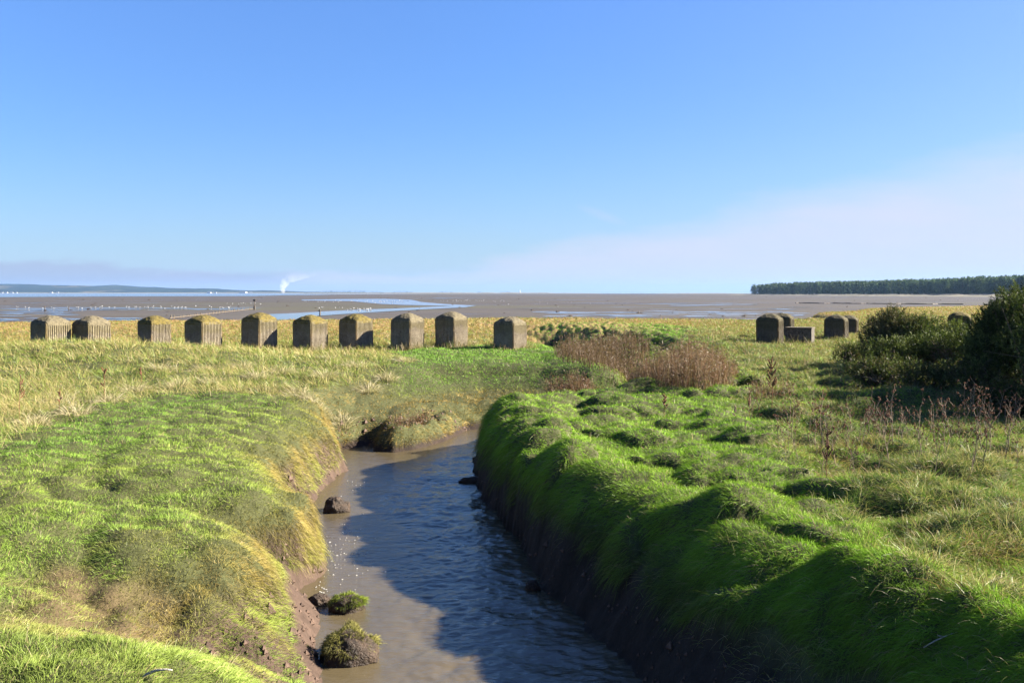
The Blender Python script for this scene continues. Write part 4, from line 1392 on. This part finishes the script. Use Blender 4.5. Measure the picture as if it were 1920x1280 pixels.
tussock('mud_clod', 'dark crumbling mud clod in the shallows below the left bank', 630, 957, (.26, .24, .22), 1, 0, None)
tussock('grass_tussock', 'small bright green grass tussock standing in the shallow water', 650, 1140, (.24, .22, .16), 2, 2600, (0.20, 0.24, 0.04), .085)
tussock('mud_clod', 'small dark clod touching the left side of the bright tussock', 598, 1130, (.15, .13, .09), 3, 0, None)
tussock('grass_tussock', 'larger ragged brown and green tussock in the water at the bottom', 655, 1232, (.34, .30, .27), 4, 3400, (0.22, 0.20, 0.06), .095)
tussock('mud_clod', 'small mossy clod on the mud left of the ragged tussock', 575, 1240, (.12, .12, .13), 5, 500, (0.10, 0.09, 0.03), .04)
tussock('mud_clod', 'dark mud spit reaching out from the right bank', 890, 903, (.34, .14, .08), 6, 0, None)
tussock('mud_clod', 'small black stone breaking the water beside the right bank', 998, 1104, (.10, .09, .09), 7, 0, None)
tussock('mud_clod', 'flat dark mud lump off the corner of the right bank', 905, 862, (.22, .3, .12), 8, 0, None)

x, y = gp(285, 1268, 0); mb = MB()
z = gz_at(x, y) + .05
mb.tube([(-.10, .0, -.06), (-.04, .01, -.01), (.03, 0, .02), (.10, -.01, .03), (.14, .0, .02)], [.011, .010, .009, .007, .004], 7)
o = mb.build('driftwood_stick', M_PALEWOOD, None, True, (x, y, z)); tag(o, 'bleached bit of driftwood on the grass at the bottom left edge', 'stick')
x, y = gp(226, 1150, 0); mb = MB(); mb.tube([(-.04, 0, 0), (0, 0, .012), (.045, -.01, .0)], [.012, .014, .006], 6)
o = mb.build('driftwood_stick', M_PALEWOOD, None, True, (x, y, gz_at(x, y) + .05)); tag(o, 'tiny white splinter lying on the trampled left bank', 'stick')
x, y = gp(1765, 1205, -.1); mb = MB(); mb.tube([(-.13, .02, -.10), (-.05, 0, -.04), (.05, -.01, .01), (.13, 0, .03)], [.004, .005, .004, .002], 6)
mb.tube([(-.02, 0, 0), (.08, .05, -.03)], [.005, .003], 5)
o = mb.build('dead_stick', M_PALEWOOD, None, True, (x, y, gz_at(x, y) + .07)); tag(o, 'thin dead stick poking out of the near right bank', 'stick')

# foam flecks on the lit shallows
pts = []
rg = np.random.default_rng(5)
for k in range(110):
    if k < 70:
        px = 640 + rg.normal() * 34; py = 1050 + rg.normal() * 34
    elif k < 90:
        px = 600 + rg.normal() * 12 + (py % 7); py = rg.uniform(1075, 1125)
    else:
        py = rg.uniform(880, 1000); px = np.interp(py, [880, 930, 1000], [672, 625, 640]) + abs(rg.normal() * 18)
    x, y = gp(px, py, WZ)
    if float(look(np.array([x]), np.array([y]), ['dW'])[0][0]) > .05:
        pts.append((x, y))
V, Fc = [], []
for x, y in pts:
    r0 = rg.uniform(.004, .013); b = len(V); n = 7
    for k in range(n):
        a = 2 * math.pi * k / n; q = r0 * rg.uniform(.6, 1.3)
        V.append((x + math.cos(a) * q * 1.4, y + math.sin(a) * q, WZ + .004))
    V.append((x, y, WZ + .012))
    for k in range(n):
        Fc.append((b + k, b + (k + 1) % n, b + n))
me = bpy.data.meshes.new('foam_flecks'); me.from_pydata(V, [], Fc); me.update()
tag(link('foam_flecks', me, M_FOAM), 'white foam flecks drifting on the sunlit shallow water', 'foam', kind='stuff')

# pebbly lumps on the mud feet of both banks
nL = 9000
x = rng.uniform(-4.5, 3.2, nL); y = rng.uniform(6, 27, nL)
z, dW, dT, zx, zy = look(x, y, ['z', 'dW', 'dT', 'zx', 'zy'])
k = (dW < .02) & (dT > -.02) & (z < -.75)
x, y, z = x[k], y[k], z[k]
n = len(x)
ico = np.array([(1, 0, 0), (-1, 0, 0), (0, 1, 0), (0, -1, 0), (0, 0, 1), (0, 0, -1)], float)
fi = np.array([(0, 2, 4), (2, 1, 4), (1, 3, 4), (3, 0, 4), (2, 0, 5), (1, 2, 5), (3, 1, 5), (0, 3, 5)])
sz = rng.uniform(.008, .035, n) * np.where(x < -1, 1.35, .9) * (1 + 1.2 * (rng.random(n) < .06))
V = (ico[None] * rng.uniform(.6, 1.3, (n, 6, 1)) * sz[:, None, None]) + np.stack([x, y, z], -1)[:, None, :]
Fm = (fi[None] + (np.arange(n) * 6)[:, None, None]).reshape(-1, 3)
M_CRUMB = mat_noise('mud_crumbs', (0.05, 0.028, 0.018), (0.20, 0.12, 0.08), 14.0, .7, .6, .02, 'World')
tag(link('mud_crumbs', mesh_np('mud_crumbs', V.reshape(-1, 3), Fm), M_CRUMB), 'crumbled reddish mud lumps along the foot of the banks', 'mud crumbs', kind='stuff')

# ---------------------------------------------------------------- things on the tidal flat
def mudpt(px, py):
    return gp(px, py, MUDZ)


(xa, ya), (xb, yb) = mudpt(318, 598), mudpt(476, 580)
t = empty('wooden_groyne', (xb, yb, MUDZ)); tag(t, 'low line of rotten wooden stakes running over the mud to the marker post', 'groyne')
mb = MB(); mb.tube([(xa - xb, ya - yb, .14), (0, 0, .16)], .06, 6); mb.build('rail', M_WOOD, t)
for k in range(26):
    f = (k + rng.uniform(-.3, .3)) / 25
    mb = MB(); h = float(rng.uniform(.25, .62)); mb.tube([(0, 0, -.2), (.01, 0, h)], [.11, .09], 6)
    mb.build('stake', M_WOOD, t, False, ((xa - xb) * f, (ya - yb) * f, 0))


def post(px, py, h, label, topm=False, tk=.10):
    x, y = mudpt(px, py)
    t = empty('marker_post', (x, y, MUDZ)); tag(t, label, 'post', 'posts standing on the mud')
    mb = MB(); mb.tube([(0, 0, -.3), (0, 0, h)], [tk, tk * .8], 7); mb.build('pole', M_WOOD, t)
    if topm:
        mb = MB(); mb.box(0, 0, h - .05, .55, .2, .35); mb.build('topmark', M_WOOD, t)
        mb = MB(); mb.box(0, 0, .45, .3, .3, .9); mb.build('footing', M_WOOD, t)


post(477, 581, 2.1, 'tall marker post with a board on top at the end of the groyne', True, .09)
post(600, 590, .9, 'short stout post beside the channel with gulls round it', False, .13)
post(84, 581, .8, 'short post on the wet mud at the far left')
post(129, 580, .6, 'short post right of the leftmost post on the wet mud')
post(232, 563, .9, 'small distant post left of its neighbour on the flat, left of centre')
post(246, 563, 1.1, 'small distant post right of its neighbour on the flat, left of centre')

# dark driftwood, weed lumps scattered over the flat
n = 150
px = rng.uniform(0, 1800, n); py = 555 + 40 * rng.random(n) ** 1.6
V, Fm = [], []
for k in range(n):
    x, y = mudpt(px[k], py[k]); s_ = rng.uniform(.08, .28) * (1 + y / 600)
    if float(look(np.array([x]), np.array([y]), ['dE'])[0][0]) > -2: continue
    b = len(V)
    for q in ico: V.append((x + q[0] * s_ * rng.uniform(.8, 2.4), y + q[1] * s_, MUDZ + q[2] * s_ * rng.uniform(.4, .8)))
    for q in fi: Fm.append(tuple(int(b + j) for j in q))
me = bpy.data.meshes.new('weed_lumps'); me.from_pydata(V, [], Fm); me.update()
tag(link('weed_lumps', me, M_MUDLUMP), 'small dark lumps of weed scattered over the mudflat', 'seaweed', kind='stuff')
# the long dark bar at the right
(xa, ya), (xb, yb) = mudpt(1492, 568.5), mudpt(1800, 571)
mb = MB(); pts = []
for k in range(30):
    f = k / 29
    pts.append((xa + (xb - xa) * f, ya + (yb - ya) * f + 3 * math.sin(k), MUDZ + .05))
mb.tube(pts, [.16 + .12 * random.random() for _ in pts], 6)
tag(mb.build('mud_bank', M_MUDLUMP), kind='structure')

# gulls
mb = MB()
mb.blob((0, 0, .20), (.20, .095, .10), 10, 6)
mb.blob((.19, 0, .33), (.065, .055, .06), 8, 5)
mb.tube([(.12, 0, .25), (.19, 0, .32)], [.06, .045], 6)
mb.tube([(.24, 0, .325), (.31, 0, .31)], [.018, .006], 4)
mb.tube([(-.15, 0, .20), (-.34, 0, .22)], [.06, .02], 5)
mb.tube([(.0, .04, 0), (.0, .04, .14)], .012, 4); mb.tube([(.0, -.04, 0), (.0, -.04, .14)], .012, 4)
g0 = mb.build('gull', M_GULL, None, True)
mw = MB(); mw.blob((-.05, .085, .225), (.20, .03, .065), 8, 5); mw.blob((-.05, -.085, .225), (.20, .03, .065), 8, 5)
w0 = mw.build('folded_wings', M_GREYF, g0, True)
spots = []
rr = random.Random(5)
for k in range(46): spots.append((rr.uniform(570, 760), rr.gauss(565, 1.4), 'white gull on the mud beside the far arm of the winding channel', 'gulls by the far channel'))
for k in range(34): spots.append((rr.uniform(820, 945), rr.gauss(564.5, 1.0), 'white gull on the flat right of the winding channel', 'gulls right of the channel'))
for k in range(16): spots.append((rr.uniform(425, 490), rr.gauss(570.5, .8), 'white gull on the mud behind the marker post', 'gulls behind the marker post'))
for k in range(40): spots.append((rr.uniform(180, 440), rr.gauss(577, 1.2), 'white gull on the wet mud left of the groyne', 'gulls left of the groyne'))
for k in range(12): spots.append((rr.uniform(30, 180), rr.gauss(578, 1.2), 'white gull on the wet mud at the far left', 'gulls at the far left'))
for k in range(8): spots.append((rr.uniform(950, 1160), rr.gauss(571, 3), 'white gull scattered on the mud right of the last block', 'gulls on the open mud'))
for k in range(16): spots.append((rr.uniform(640, 700), rr.gauss(581, 1.0), 'white gull at the edge of the near channel', 'gulls by the near channel'))
for p in ((598, 579), (604, 578), (629, 578.5), (636, 578), (642, 578)): spots.append((p[0], p[1], 'larger looking gull close to the short post by the channel', 'gulls by the short post'))
first = True
for px_, py_, lab, grp in spots:
    x, y = mudpt(px_, max(560, py_))
    o = g0 if first else g0.copy()
    if not first:
        C.objects.link(o); w = w0.copy(); C.objects.link(w); w.parent = o
    first = False
    o.location = (x, y, MUDZ + .05); o.rotation_euler = (0, 0, rr.uniform(0, 6.28))
    s_ = rr.uniform(.65, .95); o.scale = (s_, s_, s_)
    tag(o, lab, 'gull', grp)

# ---------------------------------------------------------------- pine wood on the point
def far_trees(name, rows, seed, colA, colB, quads_=90, mat=M_LEAF, lo=.05):
    """rows: list of (x, y, z, height, crown radius)"""
    r = np.random.default_rng(seed)
    R_ = np.array(rows)
    n = len(R_); k = quads_
    u = r.random((n, k)) ** .8
    f = lo + (1 - lo) * u
    prof = np.clip(1.6 * (1 - f) + .15, .1, 1.0) * (0.6 + .4 * r.random((n, 1)))
    a = r.uniform(0, 6.28, (n, k)); rd = r.random((n, k)) ** .5
    px_ = R_[:, 0:1] + np.cos(a) * rd * prof * R_[:, 4:5]; py_ = R_[:, 1:2] + np.sin(a) * rd * prof * R_[:, 4:5]
    pz_ = R_[:, 2:3] + f * R_[:, 3:4]
    P_ = np.stack([px_, py_, pz_], -1).reshape(-1, 3)
    out = nrm(np.stack([np.cos(a) * rd, np.sin(a) * rd, .4 + 0 * a], -1).reshape(-1, 3))
    m = len(P_)
    s_ = r.uniform(.5, 1.3, (m, 1, 1))
    V = P_[:, None, :] + r.normal(size=(m, 4, 3)) * s_ * np.array((.65, .65, .45))
    idx = np.arange(m * 4).reshape(-1, 4)
    col = np.repeat((np.array(colA) + (np.array(colB) - np.array(colA)) * r.random((n, 1))), k, 0) * r.uniform(.6, 1.4, (m, 1))
    me = mesh_np(name, V.reshape(-1, 3), idx, attrs={'col': ('FLOAT_COLOR', np.repeat(col, 4, 0)), 'tn': ('FLOAT_VECTOR', np.repeat(out, 4, 0))})
    return link(name, me, mat)


line = [(1409, 1480), (1500, 1330), (1600, 1190), (1700, 1060), (1800, 950), (1900, 860), (2000, 800), (2150, 730)]
rows = []
rw = np.random.default_rng(17)
for k in range(2800):
    u = rw.random() ** 1.05 * (len(line) - 1); i = min(int(u), len(line) - 2); f = u - i
    px_ = line[i][0] + (line[i + 1][0] - line[i][0]) * f; Y = line[i][1] + (line[i + 1][1] - line[i][1]) * f
    dep = rw.random() ** 1.5 * 75
    X = at(px_, Y) + dep * .9; Y = Y + dep * .35
    hh = rw.uniform(13.5, 17.5) * (.90 + .22 * vnoise(np.array([px_ * .06]), np.array([3.3]), 6)[0])
    rows.append((X, Y, CAMZ - 3.2 * Y / F + dep * .02, hh, rw.uniform(2.4, 4.0)))
o = far_trees('pine_wood', rows, 18, (0.050, 0.085, 0.055), (0.095, 0.125, 0.065))
tag(o, 'dense dark pine wood along the far right shore of the bay', 'wood', kind='stuff')
mb = MB()
for k in range(0, 1500, 3):
    X, Y, z, hh, r_ = rows[k]
    mb.tube([(X, Y, z - 1), (X, Y, z + hh * .8)], [.35, .15], 4)
tr = mb.build('trunks', M_BARK); tr.parent = o; tr['kind'] = 'stuff'
# ground under the wood and its dunes: a long low bank of sand
SP = [(1395, 1520), (1409, 1470), (1500, 1310), (1600, 1165), (1700, 1035), (1800, 925), (1900, 835), (2000, 775), (2150, 705), (2400, 620)]
V, Fm, cols_ = [], [], []
na, nb_ = 240, 14
for i in range(na):
    u = i / (na - 1) * (len(SP) - 1); j = min(int(u), len(SP) - 2); f = u - j
    px_ = SP[j][0] + (SP[j + 1][0] - SP[j][0]) * f; Y = SP[j][1] + (SP[j + 1][1] - SP[j][1]) * f
    X = at(px_, Y)
    for k in range(nb_):
        d = -35 + 150 * k / (nb_ - 1)
        x_ = X + d * .9; y_ = Y + d * .35
        tgt = CAMZ - 2.6 * Y / F
        dn = 1.3 * max(0, vnoise(np.array([i * .35]), np.array([k * .9]), 3)[0] - .25) * (1 if px_ > 1540 else .3)
        z_ = MUDZ - .2 + (tgt - MUDZ + dn) * float(sstep(-35, -14, np.array([d]))[0])
        V.append((x_, y_, z_))
for i in range(na - 1):
    for k in range(nb_ - 1):
        b = i * nb_ + k; Fm.append((b, b + nb_, b + nb_ + 1, b + 1))
me = bpy.data.meshes.new('dunes'); me.from_pydata(V, [], Fm); me.update()
tag(link('dunes', me, M_SAND), kind='structure')

# ---------------------------------------------------------------- far shore
def hills(name, Y0, prof, depth, seed, mat):
    """prof: list of (px, height m) skyline seen across the firth"""
    na, nb_ = 700, 26
    p = np.array(prof, float)
    X0, X1 = at(p[0, 0], Y0), at(p[-1, 0], Y0)
    xs = np.linspace(X0, X1, na)
    pxs = 960 + xs / Y0 * F
    hh = 1.45 * np.interp(pxs, p[:, 0], p[:, 1])
    V = np.empty((na, nb_, 3))
    for k in range(nb_):
        d = k / (nb_ - 1)
        rise = d ** 1.25 * (1 - .0) if d < .85 else .85 ** 1.25 + (d - .85) * .4
        nz = fbm(xs * .004, np.full(na, d * 6.0), seed, 5) * 16 + fbm(xs * .02, np.full(na, d * 12.0), seed + 3, 4) * 6
        V[:, k, 0] = xs * (1 + d * depth / Y0 * .9); V[:, k, 1] = Y0 + d * depth
        V[:, k, 2] = MUDZ - 1 + 1.5 * min(1, d * 12) + hh * rise * (1 + depth / Y0 * d * .6) + nz * d * np.clip(hh / 30, .15, 1.0)
    ii = np.arange(nb_ - 1)[None, :] + np.arange(na - 1)[:, None] * nb_
    q = np.stack([ii, ii + nb_, ii + nb_ + 1, ii + 1], -1).reshape(-1, 4)
    o = link(name, mesh_np(name, V.reshape(-1, 3), q, smooth=True), mat)
    tag(o, kind='structure')
    return o


def mat_fields():
    m, nt = new_mat('far_farmland')
    pos = geopos(nt)
    v = nt.nodes.new('ShaderNodeTexVoronoi'); v.inputs['Scale'].default_value = 1.0
    nt.links.new(mapping(nt, pos, (.0045, .0016, .01)), v.inputs['Vector'])
    sepc = nt.nodes.new('ShaderNodeSeparateColor'); nt.links.new(v.outputs['Color'], sepc.inputs[0])
    c = ramp(nt, sepc.outputs[0], [(0.0, (.011, .018, .014)), (.5, (.016, .026, .015)), (.65, (.035, .042, .022)), (.8, (.08, .066, .04)), (1.0, (.12, .10, .065))])
    n1 = noise(nt, mapping(nt, pos, (.006, .002, .02)), 1.6, 6, .65)
    c = mixc(nt, ramp(nt, n1, [(.46, 0.0), (.52, 1.0)]), c, (.010, .016, .012))
    principled(nt, Base_Color=c, Roughness=1.0, Specular_IOR_Level=0.0)
    return m


M_FIELDS = mat_fields()
hills('far_hills', 6000, [(-500, 70), (-200, 62), (0, 52), (60, 48), (150, 42), (200, 46), (240, 36), (330, 30), (420, 20), (470, 18), (520, 13), (560, 8), (640, 6), (720, 2), (760, .5)], 2600, 3, M_FIELDS)
# pale shoreline beach below the hills
V, Fm = [], []
for i in range(120):
    x_ = -3900 + i * 30.0
    V += [(x_, 5840 + 40 * math.sin(i * .3), MUDZ - .3), (x_, 5960, MUDZ + 6.0), (x_, 6040, MUDZ + 4)]
for i in range(119):
    for k in range(2):
        b = i * 3 + k; Fm.append((b, b + 3, b + 4, b + 1))
me = bpy.data.meshes.new('far_beach'); me.from_pydata(V, [], Fm); me.update()
tag(link('far_beach', me, M_SAND), kind='structure')
# sand bars at the mouth
for (a, b, Y, h) in ((690, 1130, 4300, 5.0), (1240, 1420, 3600, 3.0), (560, 900, 3800, 3.0)):
    V, Fm = [], []
    for i in range(60):
        f = i / 59; x_ = at(a + (b - a) * f, Y); e = math.sin(math.pi * f) ** .4
        hh_ = h * e * (.7 + .5 * float(vnoise(np.array([i * .4]), np.array([1.0 * a]), 4)[0]))
        V += [(x_, Y - 40, MUDZ - .2), (x_, Y, MUDZ + hh_ * .8), (x_, Y + 120, MUDZ + hh_), (x_, Y + 200, MUDZ - .2)]
    for i in range(59):
        for k in range(3):
            q = i * 4 + k; Fm.append((q, q + 4, q + 5, q + 1))
    me = bpy.data.meshes.new('sand_bar'); me.from_pydata(V, [], Fm); me.update()
    tag(link('sand_bar', me, M_SAND), kind='structure')
# woods along the far shore
rows = []
for (a, b, Y, n_, h0, h1) in ((570, 720, 5700, 260, 9, 18), (735, 775, 5700, 60, 8, 14), (-60, 560, 5960, 620, 8, 22), (895, 905, 4500, 8, 5, 8), (935, 960, 4500, 14, 4, 7), (820, 850, 4500, 16, 5, 9)):
    for k in range(n_):
        f = rw.random(); px_ = a + (b - a) * f
        Y_ = Y + rw.uniform(0, 120)
        e = math.sin(math.pi * f) ** .5 if a == 570 or a > 700 else (.35 + .9 * max(0, vnoise(np.array([px_ * .05]), np.array([.5]), 8)[0] - .2))
        rows.append((at(px_, Y_), Y_, 1.0, rw.uniform(h0, h1) * e + 2, rw.uniform(7, 15)))
o = far_trees('far_shore_woods', rows, 19, (0.030, 0.050, 0.025), (0.055, 0.075, 0.035), 26)
tag(o, 'thin dark belts of trees along the far shore', 'wood', kind='stuff')


def house(px, Y, z, w, h, label):
    t = empty('farmhouse', (at(px, Y), Y, z), random.uniform(-.3, .3)); tag(t, label, 'house', 'small white buildings on the far shore')
    mb = MB(); mb.box(0, 0, h / 2 - 1, w, w * .5, h + 2); mb.build('wall', M_RENDER, t)
    mb = MB(); a, b, c = w / 2 + .5, w * .25 + .6, h * .6
    mb.v = [Vector(v) for v in ((-a, -b, h), (a, -b, h), (a, b, h), (-a, b, h), (-a, 0, h + c), (a, 0, h + c))]
    mb.f = [(0, 1, 5, 4), (2, 3, 4, 5), (0, 4, 3), (1, 2, 5), (0, 3, 2, 1)]
    mb.build('roof', M_ROOF, t)


for px_, w, lab in ((4, 14, 'white farmhouse at the extreme left of the far shore'), (12, 18, 'wider white house second from the left on the far shore'), (22, 16, 'white house at the right of the leftmost far cluster'),
                    (31, 10, 'tiny white cottage just right of the far left cluster'), (96, 20, 'white building below the far hills above the second block'), (108, 14, 'small white house beside the building above the second block'),
                    (392, 26, 'white farm on the far shore above the fourth block'), (456, 46, 'long white shed on the far shore left of the smoke'), (470, 20, 'white building at the right end of the long shed'), (404, 14, 'small white house right of the far farm')):
    house(px_, 5900, 1.5, w * .95, 4.0 + w * .06, lab)
# chimney-like tower at the river mouth
x_ = at(975, 4500)
mb = MB(); mb.tube([(0, 0, -2), (0, 0, 9), (0, 0, 16)], [3.5, 2.5, 1.6], 8)
o = mb.build('distant_tower', M_RENDER, None, False, (x_, 4500, 1)); tag(o, 'tiny pale tower on the horizon above the last left block', 'tower')


# smoke plume
def mat_smoke():
    m, nt = new_mat('white_smoke')
    pos = geopos(nt)
    v = nt.nodes.new('ShaderNodeVolumePrincipled')
    v.inputs['Color'].default_value = (.88, .84, .80, 1)
    n1 = noise(nt, mapping(nt, pos, (.035, .035, .028)), 1.0, 4, .6)
    sp = nt.nodes.new('ShaderNodeSeparateXYZ'); nt.links.new(pos, sp.inputs[0])
    fall = mth(nt, 'POWER', mth(nt, 'SUBTRACT', 1.0, mth(nt, 'DIVIDE', sp.outputs[2], 165.0), clamp=True), 3.0)
    dn = mth(nt, 'MULTIPLY', ramp(nt, n1, [(.34, 0.0), (.56, 1.0)]), mth(nt, 'MULTIPLY', fall, .026))
    nt.links.new(dn, v.inputs['Density'])
    o = nt.nodes.new('ShaderNodeOutputMaterial'); nt.links.new(v.outputs[0], o.inputs['Volume'])
    return m


mb = MB()
xs_ = at(532, 5900)
pth = [(0, 0), (-6, 22), (-2, 45), (8, 68), (28, 92), (58, 112), (98, 128), (150, 140)]
rad = [7, 13, 18, 22, 27, 32, 34, 26]
mb.tube([(xs_ + a * 1.35, 5900, 2 + b * 1.05) for a, b in pth], [q_ * 1.35 for q_ in rad], 12)
o = mb.build('smoke_plume', mat_smoke(), None, True); tag(o, 'white smoke plume rising from the far shore and drifting right', 'smoke', kind='stuff')

# ---------------------------------------------------------------- haze
m, nt = new_mat('haze_air')
v = nt.nodes.new('ShaderNodeVolumePrincipled')
v.inputs['Color'].default_value = (.170, .275, .455, 1)
v.inputs['Density'].default_value = 0.00006
v.inputs['Anisotropy'].default_value = 0.2
oo = nt.nodes.new('ShaderNodeOutputMaterial'); nt.links.new(v.outputs[0], oo.inputs['Volume'])
mb = MB(); mb.box(0, 0, 82, 34000, 45000, 172)
o = mb.build('haze', m); tag(o, 'pale blue sea haze over the whole bay', 'haze', kind='stuff')
print('done', len(bpy.data.objects))
